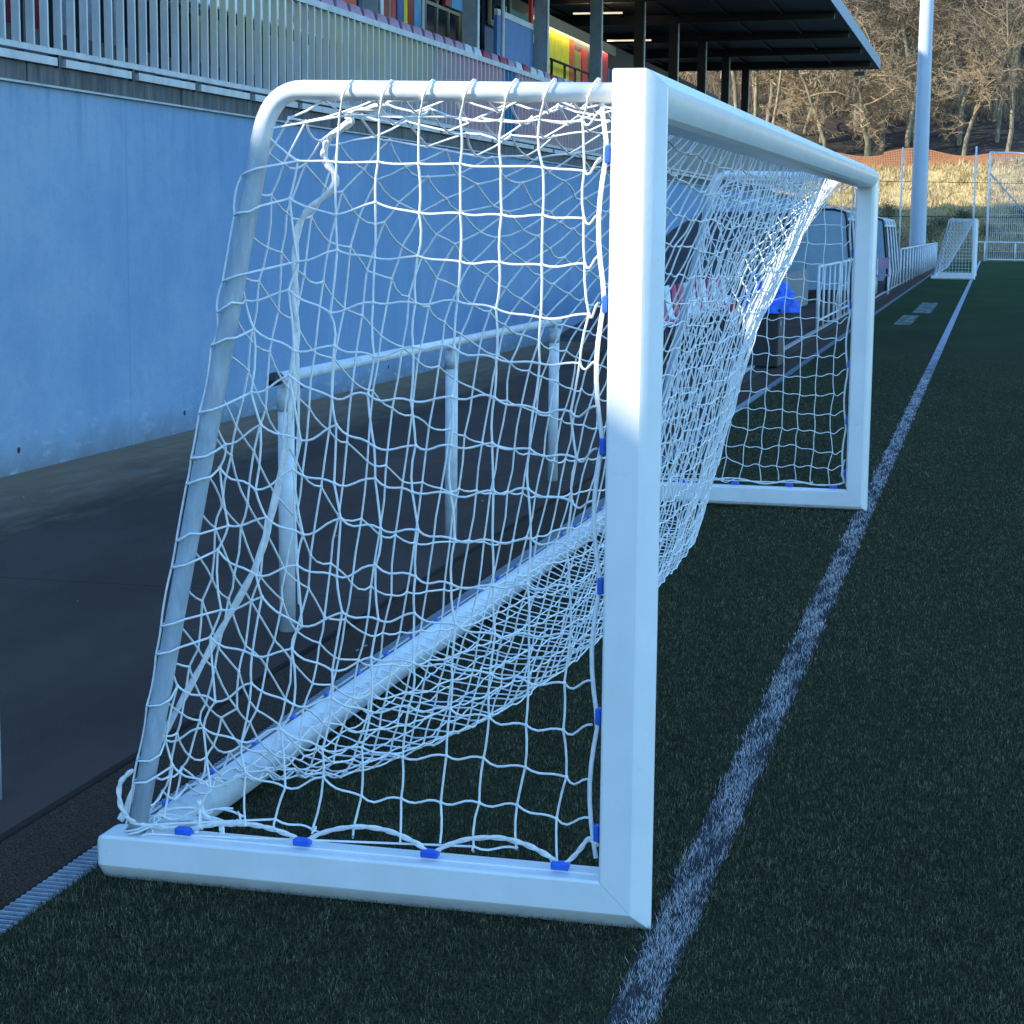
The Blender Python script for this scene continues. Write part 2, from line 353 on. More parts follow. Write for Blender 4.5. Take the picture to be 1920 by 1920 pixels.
# touchline: sheet + white fibres
def blades(name, V0, hgt, wid, lean, m):
    n = len(V0); a = rng.uniform(0, 2 * np.pi, n); b = rng.uniform(0, 2 * np.pi, n)
    dx, dy = np.cos(a) * wid / 2, np.sin(a) * wid / 2
    A = np.stack([V0[:, 0] - dx, V0[:, 1] - dy, np.full(n, 0.0)], 1)
    B = np.stack([V0[:, 0] + dx, V0[:, 1] + dy, np.full(n, 0.0)], 1)
    T = np.stack([V0[:, 0] + np.cos(b) * lean, V0[:, 1] + np.sin(b) * lean, hgt], 1)
    V = np.stack([A, B, T], 1).reshape(-1, 3)
    return np_mesh(name, V, np.arange(3 * n).reshape(-1, 3), m)
def scatter(dens0, ymax, x0, x1, y0):
    P = []
    Y = y0
    while Y < ymax:
        st = .25 if Y < 4 else .5
        dd = dens0 * min(1, (4.6 / (Y + 4.8)) ** 1.7)
        k = int(dd * (x1 - x0) * st)
        P.append(np.stack([rng.uniform(x0, x1, k), rng.uniform(Y, Y + st, k)], 1)); Y += st
    return np.concatenate(P)
P = scatter(20000, 24, -1.46, 2.2, -1.0)
P = P[rng.random(len(P)) < np.clip((24 - P[:, 1]) / 15, 0, 1)]
cx = .05; inl = (np.abs(P[:, 0] - cx) < .05 + rng.normal(0, .006, len(P)))
G = P[~inl]; dist = (G[:, 1] + 4.6) / 4.6
n = len(G)
pat = np.sin(G[:, 0] * 3 + np.sin(G[:, 1] * 2.1) * 2) * .5 + .5
h = rng.uniform(.010, .021, n) * (1 + .15 * pat); ln = rng.uniform(.002, .014, n)
g1 = rng.random(n) < .5
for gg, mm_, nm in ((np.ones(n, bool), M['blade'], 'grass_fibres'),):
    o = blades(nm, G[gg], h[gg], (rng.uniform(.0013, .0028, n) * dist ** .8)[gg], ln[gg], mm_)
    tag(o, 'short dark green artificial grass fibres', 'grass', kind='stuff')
Wn = scatter(40000, 18, -.02, .12, -1.0)
wv = np.sin(Wn[:, 1] * 9) * .006 + np.sin(Wn[:, 1] * 23) * .004
keep = np.abs(Wn[:, 0] - cx - wv) < .046 + rng.normal(0, .009, len(Wn))
patch = (np.sin(Wn[:, 1] * 5.1 + Wn[:, 0] * 30) + np.sin(Wn[:, 1] * 13.7 - Wn[:, 0] * 60)) * .25 + .5
keep &= rng.random(len(Wn)) < np.clip(patch * 1.3 + .02, .2, 1)
Wn = Wn[keep]; n = len(Wn); dist = (Wn[:, 1] + 4.6) / 4.6
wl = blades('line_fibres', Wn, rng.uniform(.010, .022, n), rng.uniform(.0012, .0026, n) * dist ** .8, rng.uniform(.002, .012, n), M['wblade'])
sl = sheet('touchline', 0, .1, -20, 104, .004, M['line'])
sl.location.z = 0
wl.parent = sl; wl['kind'] = 'structure'
tl2 = sheet('goal_line', 0, 60, 103.1, 103.22, .004, M['line'])

# ---------------------------------------------------------------- goals
def bezier(a, b, c, n=6):
    a, b, c = Vector(a), Vector(b), Vector(c)
    return [(a * (1 - t) ** 2 + b * 2 * t * (1 - t) + c * t * t) for t in [i / n for i in range(n + 1)]]
SEC = [(-.12, .004), (-.116, 0), (-.044, 0), (-.037, .0035), (-.010, .0270), (-.001, .036), (0, .041), (-.003, .060), (-.009, .082), (-.019, .100), (-.034, .11), (-.116, .11), (-.12, .106)]
def sweep(mb, A, B, rev=False):
    n = len(A); fs = []
    for j in range(n):
        j2 = (j + 1) % n
        f = (j, j2, n + j2, n + j)
        fs.append(f[::-1] if rev else f)
    mb.add(list(A) + list(B), fs, 0, True)
    mb.add(A, [tuple(range(n))[::(1 if rev else -1)]]); mb.add(B, [tuple(range(n))[::(-1 if rev else 1)]])
def make_goal(root, H, L, D, DT, fine=True):
    g = .0006
    zt = H - .05
    # posts, crossbar, base bars as mitred oval aluminium profile
    for side in (0, 1):
        Y = (lambda s: s) if side == 0 else (lambda s: L - s)
        a = [(x, Y(s), -x + g) for x, s in SEC]; b = [(x, Y(s), H - s - g) for x, s in SEC]
        mb = MB(); sweep(mb, a, b, rev=side == 1); o = mb.build('post', M['post'], root, world=False, bevel=.004 if fine else 0, sharp=21)
        if side == 0 and fine:
            pass
        mb = MB()
        a = [(-D + .035 + .0, Y(s), -x) for x, s in SEC]; b = [(x - g, Y(s), -x) for x, s in SEC]
        sweep(mb, a, b, rev=side == 0)
        # rounded plastic end plug
        ce = (sum(p[1] for p in a) / len(a), sum(p[2] for p in a) / len(a))
        prev = a
        for k, (dx, sc_) in enumerate(((.018, .985), (.028, .93), (.034, .80))):
            nx = [(-D + .035 - dx, ce[0] + (p[1] - ce[0]) * sc_, ce[1] + (p[2] - ce[1]) * sc_) for p in a]
            nn = len(a); fs = [((j + 1) % nn, j, nn + j, nn + (j + 1) % nn) for j in range(nn)]
            if side == 1: fs = [f[::-1] for f in fs]
            mb.add(prev + nx, fs, 0, True); prev = nx
        mb.add(prev, [tuple(range(len(prev)))]) 
        mb.build('base_bar', M['post'], root, world=False, bevel=.004 if fine else 0, sharp=21)
        # net rails
        yr = Y(.055)
        MB().box(-D + .12, -.128, yr - .012, yr + .012, .1195, .1238).build('net_rail', M['post'], root, world=False, bevel=.001)
        MB().box(-.128, -.1195, yr - .012, yr + .012, .14, H - .12).build('net_rail', M['post'], root, world=False, bevel=.001)
        # rear support: top pipe, elbow, raked leg
        yy = Y(.05)
        top = Vector((-.118, yy, zt)); c1 = Vector((-DT + .085, yy, zt + .012)); cn = Vector((-DT + .000, yy, zt + .012)); c2 = Vector((-DT - .020, yy, zt - .10)); bt = Vector((-D + .085, yy, .10))
        mid = c2.lerp(bt, .5)
        pts = [top, top.lerp(c1, .5)] + bezier(c1, cn, c2, 9) + [c2.lerp(bt, k / 6) for k in range(1, 7)]
        rs = [.0225] * 2 + [.0225 + .0020 * k / 9 for k in range(10)] + [.0235] * 6
        mb = MB().tube(pts, rs, 14 if fine else 8)
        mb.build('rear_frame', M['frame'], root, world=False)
    a = [(x, s + g, H - s) for x, s in SEC]; b = [(x, L - s - g, H - s) for x, s in SEC]
    mb = MB(); sweep(mb, a, b, rev=False); mb.build('crossbar', M['post'], root, world=False, bevel=.004 if fine else 0, sharp=21)
    MB().box(-.128, -.1195, .12, L - .12, H - .065, H - .045).build('net_rail', M['post'], root, world=False)
    # rear base bar: oval profile
    xb = -D + .062
    MB().tube([(xb, .108, .060), (xb, L - .108, .060)], .058, 18, flat=.95).build('rear_base_bar', M['pipe'], root, world=False)
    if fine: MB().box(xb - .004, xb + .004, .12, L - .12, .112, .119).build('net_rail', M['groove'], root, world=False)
    return xb, zt
root = thing('football_goal', 'large white portable football goal with loose net, nearest to the camera', 'football goal', (0, 0, 0), -.0085)
GH, GL, GD, GDT = 1.985, 7.22, 1.406, .945
xb, zt = make_goal(root, GH, GL, GD, GDT)

def legx(z):           # x of the rear leg centreline at height z
    return -GD + .085 + (z - .10) / (zt - .10 - .10) * ((-GDT - .020) - (-GD + .085))
def cord(mb, a, b, r, n=5, sag=0, seg=3, wob=0.0, ess=0.0):
    a, b = Vector(a), Vector(b); pts = []
    o_ = Vector((random.gauss(0, wob), random.gauss(0, wob), random.gauss(0, wob))) if wob else Vector((0, 0, 0))
    for i in range(seg + 1):
        t = i / seg; q = 4 * t * (1 - t)
        pts.append(a.lerp(b, t) + o_ * q + Vector((0, 0, -sag * q + ess * math.sin(2 * math.pi * t))))
    mb.tube(pts, r, n, cap=False)
CR = .0029
def side_net(yb, L_, inward, near):
    mb = MB()
    cols = 14; rows = 17; dx = .0985; dz = .1085
    random.seed(3 if near else 5)
    N_ = {}; wraps = []
    for i in range(cols):
        for j in range(rows + 1):
            z = 1.875 - dz * j + .003 * i + random.gauss(0, .003)
            x = -.205 - dx * i + .012 * math.sin(j * .55 + i * .3) + random.gauss(0, .0035) - .006 * max(0, j - 9)
            if j > 3: z += .012 * math.sin(i * 1.3 + j * .8)
            pa_ = min(1, max(0, (i - 3) / 4))
            if i and j > 1: z += (.021 if (i + j) % 2 else -.021) * pa_; x += (.010 if j % 2 else -.010) * pa_
            if i == 0 and j > 3: x += .012 * math.sin(j * 1.9)
            b_ = .03 + .035 * math.sin(math.pi * min(1, max(0, (1.9 - z) / 1.8))) * math.sin(math.pi * min(1, (i + 1) / 9))
            lim = legx(z) if z < 1.8 else -GDT - .01 + (z - 1.8) * 1.1
            N_[i, j] = [x, yb + inward * b_, z, x > lim + .02]
    for (i, j), (x, y, z, ok) in N_.items():
        if not ok: continue
        if z < .15: continue
        # strand upwards
        if j == 0:
            cord(mb, (x, y, z), (x + .030, yb - .026, zt + .004), CR, sag=0, seg=1)
            # loop around the top pipe
            lx = x + .031
            loop = [(lx + .012 * math.sin(t), yb + .0262 * math.cos(t) * 1.0, zt + .006 + .0255 * math.sin(t)) for t in [k * math.pi / 5 for k in range(10)]]
            mb.tube(loop, CR, 5, closed=True)
        up = N_.get((i, j - 1))
        if up and not up[3]:
            # the cell above lies beyond the leg: tie to the leg
            zz = z + .06; lx = legx(zz) + .012
            cord(mb, (x, y, z), (lx, yb, zz), CR, sag=.004)
        if up and up[3]: cord(mb, (x, y, z), up[:3], CR, sag=0, wob=.003)
        lf = N_.get((i + 1, j))
        if lf and lf[3] and lf[2] > .15: cord(mb, (x, y, z), lf[:3], CR, sag=(.002 + .006 * random.random()) * (1 if j > 5 else .5), wob=.002, seg=6, ess=(.003 + .005 * random.random()) * min(1, j / 7))
        else:
            zl = z - .03 + random.gauss(0, .008)
            if z < 1.82:
                lx = legx(zl)
                k1 = random.gauss(0, .006)
                mb.tube([(x, y, z), (lx + .034, yb - inward * .010, zl + .010), (lx + .016, yb - inward * .029, zl + .004 + k1), (lx - .014, yb - inward * .028, zl - .006), (lx - .031, yb - inward * .006, zl - .012), (lx - .026, yb + inward * .018, zl - .004)], CR, 5)
                wraps.append((lx - .031, yb - inward * .006, zl - .012))
            else: cord(mb, (x, y, z), (-GDT - .005, yb, z - .03), CR)
        if i == 0: cord(mb, (x, y, z), (-.150, yb, z + .018 + .012 * math.sin(j * 2.1)), CR, sag=.010, seg=6, ess=-.008)
        dn = N_.get((i, j + 1))
        if dn is None or dn[2] < .15 or not dn[3]:
            if z < .36: cord(mb, (x, y, z), (x + .01, yb, .145 + .02 * abs(math.sin(i * 1.7))), CR, sag=0, wob=.004)
        mb.ball((x, y, z), .0052, 5, 4)
    wraps.sort(key=lambda q: -q[2])
    for q0, q1 in zip(wraps[:-1], wraps[1:]):
        if q0[2] - q1[2] > .03: cord(mb, q0, q1, CR, sag=0, wob=.005, seg=5)
    # thicker selvedge beside the post
    pts = []
    for k in range(40):
        z = .16 + k * (1.76 / 39)
        pts.append((-.137 - .018 * abs(math.sin((z - .16) / .33 * math.pi)), yb + inward * .005, z))
    mb.tube(pts, .0055, 7)
    return mb
side_net(.045, GL, 1, True).build('side_net', M['net'], root, world=False)
fm = side_net(GL - .05, GL, -1, False); fm.build('side_net', M['net'], root, world=False)

# back net: heavy drape hung from the crossbar, the two frames and the rear base bar
def arcpts(pts, n):
    P_ = [Vector(p) for p in pts]; d_ = [0]
    for i in range(1, len(P_)): d_.append(d_[-1] + (P_[i] - P_[i - 1]).length)
    out = []
    for k in range(n + 1):
        s = d_[-1] * k / n
        i = max(j for j in range(len(d_)) if d_[j] <= s + 1e-9); i = min(i, len(P_) - 2)
        out.append(P_[i].lerp(P_[i + 1], (s - d_[i]) / (d_[i + 1] - d_[i])))
    return out
NU, NV = 27, 80
FR = arcpts([(-.13, 0, zt - .01), (-GDT + .12, 0, zt - .01), (-GDT + .03, 0, zt - .06), (-GDT - .03, 0, zt - .18), (-GD + .1, 0, .13), (-GD + .06, 0, .112)], NU)
MP = arcpts([(-.125, 0, 1.915), (-.17, 0, 1.74), (-.26, 0, 1.47), (-.405, 0, 1.10), (-.535, 0, .62), (-.64, 0, .26), (-.70, 0, .06), (-.78, 0, .025), (-.95, 0, .03), (-1.15, 0, .05), (-1.29, 0, .115), (-1.35, 0, .114)], NU)
def S_(u, v):
    y = .06 + (GL - .12) * v; yf = GL - y
    w1 = 1 - math.exp(-(max(y - .05, 0) / 1.35) ** 1.7); w2 = 1 - math.exp(-(max(yf - .05, 0) / 1.05) ** 1.7)
    w = w1 * w2; uu = u / NU
    # strands running from the frames sag quickly at roof level
    a, b = FR[u], MP[u]
    p = a.lerp(b, w)
    wf = (1 - math.exp(-(max(y - .05, 0) / .42) ** 1.5)) * (1 - math.exp(-(max(yf - .05, 0) / .42) ** 1.5))
    sm_ = min(1, max(0, (uu - .34) / .26)); sm_ = sm_ * sm_ * (3 - 2 * sm_)
    wz = w + (wf - w) * sm_
    p.z = a.z + (b.z - a.z) * wz
    drop = .30 * w * (1 - w) * math.sin(math.pi * min(1, uu * 1.9)) ** 2 if uu < .53 else 0
    z = p.z - drop
    sw = math.sin(v * 21 + uu * 4) * .012 + math.sin(v * 47 + uu * 9 + 1) * .006
    x = p.x + sw * w * math.sin(math.pi * uu)
    yo = math.sin(uu * 9 + v * 13) * .012 * w
    z = z + (math.sin(v * 60 + uu * 22) * .006 if 0 < u < NU else 0) * w
    return Vector((x, y + yo, max(z, .022)))
random.seed(21)
def par(u, v): return Vector((0, 0, (.017 if (u + v) % 2 else -.017) * max(0, 1 - v / 14) if 0 < u < NU and 0 < v < 14 else 0))
G_ = [[par(u, v) + S_(u, v / NV) + (Vector((random.gauss(0, .004), random.gauss(0, .006), random.gauss(0, .004))) if 0 < u < NU and 0 < v < NV else Vector((0, 0, 0))) for v in range(NV + 1)] for u in range(NU + 1)]
mb = MB()
for u in range(NU + 1):
    for v in range(NV + 1):
        q = G_[u][v]
        if q.z < .022: q.z = .022
        nr = v < 32
        if v < NV: cord(mb, q, G_[u][v + 1], CR, 5 if nr else 4, sag=.002 + .006 * random.random() if u > 3 and q.z > .06 else .002, seg=3 if nr else 2, wob=.003)
        if u < NU: cord(mb, q, G_[u + 1][v], CR, 5 if nr else 4, sag=.001, seg=2, wob=.0025)
        if v < 20: mb.ball(q, .005, 5, 4)
FP = [(-.135, 6.30, 1.915), (-.20, 6.15, 1.82), (-.275, 6.03, 1.71), (-.36, 6.0, 1.57), (-.435, 5.98, 1.43), (-.50, 5.96, 1.27), (-.555, 5.95, 1.12), (-.60, 5.95, .98), (-.65, 5.9, .8)]
for k in range(22):
    o1_, o2_ = random.gauss(0, .020), random.gauss(0, .05)
    pts = [Vector((p[0] + o1_ * (1 - .5 * i / 8) + .010 * math.sin(i * 2.4 + k), p[1] + o2_ + .02 * math.sin(i * 1.7 + k * 2), p[2] + .008 * math.sin(i * 3 + k))) for i, p in enumerate(FP)]
    pts = pts[:random.randint(6, 9)]
    mb.tube(pts, CR, 4, cap=False)
    if k:
        for i in range(0, len(pts) - 1):
            if i < len(lastp): mb.tube([pts[i], lastp[min(i + (k % 2), len(lastp) - 1)]], CR, 4, cap=False)
    lastp = pts
mb.build('back_net', M['net'], root, world=False)
# loose net gathered at the rear corner of the base
mb = MB(); random.seed(9)
for k in range(10):
    p0 = Vector((-1.335 + .018 * k, .085 + .02 * math.sin(k * 2.1), .128))
    pts = [p0 + Vector((math.sin(t * .55 + k) * .030 + t * .006, math.cos(t * .4 + k * 1.3) * .022 + t * .010, math.sin(t * .7 + k * 2) * .010 + .006)) for t in range(14)]
    mb.tube(pts, CR * 1.1, 6)
mb.build('net_bunch', M['net'], root, world=False)

# border ropes
def rope(mb, pts, r):
    P_ = [Vector(p) for p in pts]; out = []
    for i in range(len(P_) - 1):
        p0, p1, p2, p3 = P_[max(i - 1, 0)], P_[i], P_[i + 1], P_[min(i + 2, len(P_) - 1)]
        for k in range(6):
            t = k / 6
            out.append(.5 * ((2 * p1) + (p2 - p0) * t + (2 * p0 - 5 * p1 + 4 * p2 - p3) * t * t + (3 * p1 - p0 - 3 * p2 + p3) * t ** 3))
    out.append(P_[-1])
    for ph in (0, math.pi):
        pp = []
        for i, q in enumerate(out):
            a = i * .9 + ph
            pp.append(q + Vector((math.cos(a), math.sin(a), math.cos(a + 1))) * r * .45)
        mb.tube(pp, r * .75, 6)
mb = MB()
rp = [(-.135, 1.925), (-.28, 1.938), (-.395, 1.929), (-.524, 1.937), (-.656, 1.935), (-.735, 1.915), (-.802, 1.902), (-.795, 1.88), (-.849, 1.844), (-.863, 1.797), (-.836, 1.734), (-.925, 1.645), (-.940, 1.509), (-.938, 1.354), (-.948, 1.21), (-.985, 1.01), (-1.043, .805), (-1.16, .594), (-1.265, .393), (-1.34, .24), (-1.385, .13)]
rope(mb, [(x, .20 - .10 * (i > 17) * (i - 17) / 3 - (.1 if i == 0 else 0), z) for i, (x, z) in enumerate(rp)], .0085)
mb.build('border_rope', M['rope'], root, world=False); mb = MB()
# second cord hanging straight down from the elbow
rope(mb, [(-.938, .205, 1.36), (-.935, .205, 1.15), (-.945, .2, .95), (-.93, .19, .7)], .0035)
mb.build('cord', M['rope'], root, world=False); mb = MB()
# rope bellying out behind the rear leg near the ground
rope(mb, [(-1.318, .03, .285), (-1.345, .018, .25), (-1.338, .012, .19), (-1.31, .03, .15), (-1.25, .06, .135), (-1.20, .08, .13)], .0065)
mb.build('border_rope', M['rope'], root, world=False); mb = MB()
# bottom selvedge rising between the clips of the near base bar
cl = [-1.185, -.872, -.545, -.222]
b0 = []
for i in range(3):
    x0, x1 = cl[i], cl[i + 1]; hh = [.03, .050, .052][i]
    for t in (0, .12, .3, .52, .72, .9): b0.append((x0 + (x1 - x0) * t, .05 + .01 * math.sin(t * 3), .133 + hh * math.sin(math.pi * t) ** .8))
b0 += [(-.222, .05, .133), (-.185, .055, .165), (-.155, .05, .205), (-.135, .05, .19)]
rope(mb, b0, .0065)
mb.build('border_rope', M['rope'], root, world=False); mb = MB()
b1 = [(-.14, GL - .05, .3), (-.155, GL - .05, .22), (-.15, GL - .05, .16), (-.3, GL - .05, .145), (-.45, GL - .05, .165), (-.6, GL - .05, .14), (-.8, GL - .05, .165), (-1.0, GL - .05, .14), (-1.25, GL - .05, .14)]
rope(mb, b1, .005)
mb.build('border_rope', M['rope'], root, world=False); mb = MB()
# rope dangling off the rear bar into the goal mouth
rope(mb, [(-1.17, .10, .20), (-1.15, .09, .165), (-1.10, .07, .15), (-1.09, .06, .13)], .0065)
mb.build('border_rope', M['rope'], root, world=False)
# blue net clips
def clip(c, axis):
    mb = MB(); x, y, z = c
    if axis == 'x': mb.box(x - .022, x + .022, y - .013, y + .013, z - .004, z + .014)
    elif axis == 'z': mb.box(x - .009, x + .004, y - .011, y + .011, z - .020, z + .020)
    else: mb.box(x - .008, x + .008, y - .016, y + .016, z - .004, z + .009)
    mb.build('net_clip', M['clip'], root, world=False, bevel=.004)
for x in cl: clip((x, .045, .131), 'x')
for x in (-1.1, -.78, -.46, -.2): clip((x, GL - .055, .131), 'x')
for z in (.222, .505, .815, 1.14, 1.465, 1.80):
    clip((-.134, .05, z), 'z')
for z in (.222, .53, .86, 1.2, 1.5): clip((-.134, GL - .055, z), 'z')
for k in range(22): clip((xb - .004, .30 + k * .315, .118), 'y')

# ---- the far goal, seen end-on
root2 = thing('football_goal', 'small distant white goal standing on the touchline in front of the picket railing', 'football goal', (.16, 62.9, 0), 0)
make_goal(root2, 2.03, 5.0, 1.45, .92, fine=False)
mb = MB()
NU2, NV2 = 22, 40
z2 = 1.98
F2 = arcpts([(-.12, 0, z2), (-.9, 0, z2), (-1.36, 0, .12)], NU2); M2 = arcpts([(-.12, 0, z2), (-.45, 0, 1.3), (-.95, 0, .35), (-1.36, 0, .1)], NU2)
def S2(u, v):
    y = .05 + 4.9 * v; w = (1 - math.exp(-(y / .7) ** 1.6)) * (1 - math.exp(-((4.95 - y) / .7) ** 1.6)); p = F2[u].lerp(M2[u], w); return Vector((p.x, y, p.z))
for u in range(NU2 + 1):
    for v in range(NV2 + 1):
        if v < NV2: mb.tube([S2(u, v / NV2), S2(u, (v + 1) / NV2)], 0.0045, 3, cap=False)
        if u < NU2: mb.tube([S2(u, v / NV2), S2(u + 1, v / NV2)], 0.0045, 3, cap=False)
mb.build('back_net', M['net'], root2, world=False)
mb = MB()
for i in range(13):
    x = -.12 - i * .105
    zt_ = z2 if x > -.92 else z2 - (-.92 - x) / .45 * 1.85
    if zt_ > .15: mb.tube([(x, .05, .1), (x, .05, zt_)], 0.0045, 3, cap=False)
for j in range(17):
    z = .15 + j * .11
    xl = -.92 - (z2 - z) / 1.85 * .45
    mb.tube([(-.12, .05, z), (xl, .05, z)], 0.0045, 3, cap=False)
mb.build('side_net', M['net'], root2, world=False)

# ---------------------------------------------------------------- handrails by the path
def handrail(label, y0, y1, posts, cap_end):
    t = thing('handrail', label, 'handrail', (-2.0, posts[0], 0))
    MB().tube([(-2, y0, 1.035), (-2, y1, 1.035)], .0245, 14).build('top_rail', M['pipe'], t)
    for p in posts:
        po = MB().tube([(-2, p, 0), (-2, p, .99)], .033, 16).build('post', M['pipe'], t)
        MB().tube([(-2, p, .90), (-2, p, .985)], .0365, 16).tube([(-2, p, .985), (-2, p, 1.02)], .02, 10).build('collar', M['leg'], po)
    if cap_end is not None:
        MB().tube([(-2, cap_end - .05, 1.035), (-2, cap_end + .01, 1.035)], .0275, 12).ball((-2, cap_end - .05, 1.035), .026, 10, 6).build('end_cap', M['black'], t)
    MB().ball((-2, y1, 1.035), .028, 10, 6).build('end_cap', M['pipe'], t)
    return t
handrail('white tubular handrail with black end cap on the asphalt behind the large goal', 2.9, 8.02, (3.0, 5.47, 7.93), 2.9)
handrail('short white handrail cut by the left edge of the photo', -4.4, .60, (-4.3, -1.9, .565), None)

# ---------------------------------------------------------------- retaining wall, cap, steel railing
t = thing('retaining_wall', 'long pale blue concrete wall below the stand', 'wall', (-5.42, -20, 0))
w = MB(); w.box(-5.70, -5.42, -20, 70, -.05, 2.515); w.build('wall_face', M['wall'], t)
MB().box(-5.70, -5.385, -20, 70, 2.516, 2.530).build('ledge', M['ledge'], t)
c = MB(); y = -20
while y < 70:
    c.box(-5.75, -5.43, y, y + 2.48, 2.531, 2.66); y += 2.5
c.build('coping', M['cap'], t, bevel=.008)
for y in (7.218, 9.93, 4.5, 12.62, 15.3, 18.0):
    for z in (.155,):
        MB().add([(-5.4185, y + .022 * math.cos(a), z + .022 * math.sin(a)) for a in [k * math.pi / 5 for k in range(10)]], [tuple(range(10))]).build('tie_hole', M['drainhole'], t)
f = thing('steel_railing', 'grey steel bar railing running along the top of the blue wall', 'railing', (-5.42, 0, 2.66))
MB().box(-5.44, -5.39, 3, 60, 3.60, 3.66).build('top_rail', M['fence'], f)
MB().box(-5.435, -5.395, 3, 60, 2.735, 2.775).build('bottom_rail', M['fence'], f)
y = 4.37 + .05
k = 0
ys = []
while y < 60: ys.append(y); y += .194
ys.sort(key=lambda q: abs(q - 15))
main = [q for q in ys if 6.2 < q][:0]
allb = sorted(q for q in ys)
big = [q for q in allb if q > 6.3][:96]
restb = [q for q in allb if q not in big]
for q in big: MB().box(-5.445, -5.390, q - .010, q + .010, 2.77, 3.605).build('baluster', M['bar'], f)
mb = MB()
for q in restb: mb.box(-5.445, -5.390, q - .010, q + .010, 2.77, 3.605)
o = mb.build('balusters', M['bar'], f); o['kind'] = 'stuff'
y = 5.52
while y < 40:
    MB().box(-5.46, -5.39, y + .12, y + 1.16, 2.662, 2.715).build('base_tube', M['fence'], f)
    MB().box(-5.44, -5.40, y + .03, y + .07, 2.655, 2.74).build('bracket', M['black'], f)
    y += 1.163

# ---------------------------------------------------------------- stand
t = thing('grandstand', 'roofed grandstand with brightly coloured back wall panels above the blue wall', 'grandstand', (-9, 20, 0))
MB().box(-9.0, -5.72, 2, 66, -.05, 2.64).build('terrace', M['cap'], t)
MB().box(-9.2, -7.0, 2, 66, 2.641, 3.2).build('terrace_step', M['cap'], t)
MB().box(-9.6, -9.02, 4, 66, 0, 6.25).build('back_wall', M['p_dark'], t)
def pan(y0, y1, z0, z1, m, x=-9.0, th=.05, name='wall_panel', lab=None):
    o = MB().box(x - .012, x + th, y0, y1, z0, z1).build(name, M[m], t)
    if lab: o['label'] = lab
    return o
P_ = [(9, 12, 'p_beige'), (12.05, 15, 'p_dred'), (15.05, 18, 'p_white'), (18.05, 21.2, 'p_beige'), (21.25, 23.35, 'p_white'), (23.4, 24.95, 'p_orange'), (25.05, 25.85, 'p_navy'), (26.0, 26.6, 'p_dred'), (26.62, 26.74, 'p_beige'), (26.76, 27.0, 'p_red'),
      (27.08, 27.42, 'p_blue'), (27.46, 27.66, 'p_yellow'), (27.70, 28.02, 'p_dred'), (28.06, 28.5, 'p_sky')]
for y0, y1, m in P_: pan(y0, y1, 3.3, 6.2, m)
pan(37.35, 40.48, 3.3, 5.9, 'p_yellow', lab='bright yellow wall panel')
pan(40.5, 41.07, 3.3, 5.9, 'p_orange'); pan(41.1, 41.78, 3.3, 5.7, 'p_olive'); pan(42.0, 42.6, 3.3, 5.8, 'p_red'); pan(43.9, 45.1, 3.3, 5.95, 'p_dred'); pan(45.15, 45.5, 3.3, 5.6, 'p_blue'); pan(46.2, 50, 3.3, 5.6, 'redbrown'); pan(50.2, 60, 5.0, 5.9, 'redbrown')
# windows with beige frames
def window(y0, y1, z0, z1, x, cols, zm):
    fr = MB()
    for yy in [y0 + (y1 - y0) * k / cols for k in range(cols + 1)]: fr.box(x, x + .06, yy - .03, yy + .03, z0, z1)
    for zz in (z0, zm, z1): fr.box(x + .002, x + .062, y0, y1, zz - .03, zz + .03)
    w_ = fr.build('window', M['p_cream'], t)
    MB().box(x + .01, x + .03, y0, y1, z0, z1).build('pane', M['glass'], w_)
window(28.55, 30.75, 3.6, 6.15, -8.95, 3, 5.42)
pan(29.9, 30.7, 5.46, 6.1, 'p_sky', x=-8.86, name='poster'); pan(29.5, 29.85, 5.46, 6.1, 'seat_red', x=-8.86, name='poster'); pan(28.8, 29.1, 5.5, 5.85, 'p_white', x=-8.86, name='poster')
pan(30.8, 31.75, 3.3, 6.2, 'p_olive', x=-8.9); 
o = pan(32.0, 33.7, 3.3, 6.2, 'p_navy', x=-8.8)
window(32.05, 33.6, 5.40, 6.15, -8.7, 1, 5.44)
pan(32.7, 33.0, 5.5, 5.8, 'p_teal', x=-8.62, name='poster')
# blue boards between the front columns
pan(29.0, 31.75, 3.4, 5.22, 'p_board', x=-7.8, name='blue_board', lab='plain blue board between two columns')
pan(29.0, 31.7, 5.225, 5.33, 'p_white', x=-7.79, name='board_edge')
pan(29.6, 37.0, 5.62, 5.95, 'p_teal', x=-8.95, name='wall_panel'); pan(35.6, 36.9, 5.45, 5.62, 'p_yellow', x=-8.93)
pan(31.55, 31.68, 5.34, 6.0, 'p_red', x=-7.79, name='post_strip')
# columns (H section)
def column(y, m='steel', w_=.22):
    c = MB(); X = -7.65
    c.box(X - w_/2, X + w_/2, y - .10, y - .085, 2.65, 7.11); c.box(X - w_/2, X + w_/2, y + .085, y + .10, 2.65, 7.11); c.box(X - .008, X + .008, y - .085, y + .085, 2.65, 7.11)
    o = c.build('column', M[m], t)
    MB().box(X + w_/2, X + w_/2 + .02, y - .02, y + .10, 2.65, 7.11).build('edge_strip', M['steel_white'], o)
for y in (21.7, 26.85, 31.95, 37.1, 42.3, 47.4, 52.5, 57.6, 62.6): column(y, 'steel' if y < 38 else 'steel_dark')
MB().tube([(-7.65, 29.0, 2.65), (-7.65, 29.0, 6.7)], .035, 8).build('drain_pipe', M['steel_white'], t)
MB().tube([(-8.2, 26.0, 2.65), (-8.2, 26.0, 6.5)], .03, 8).build('drain_pipe', M['steel_white'], t)
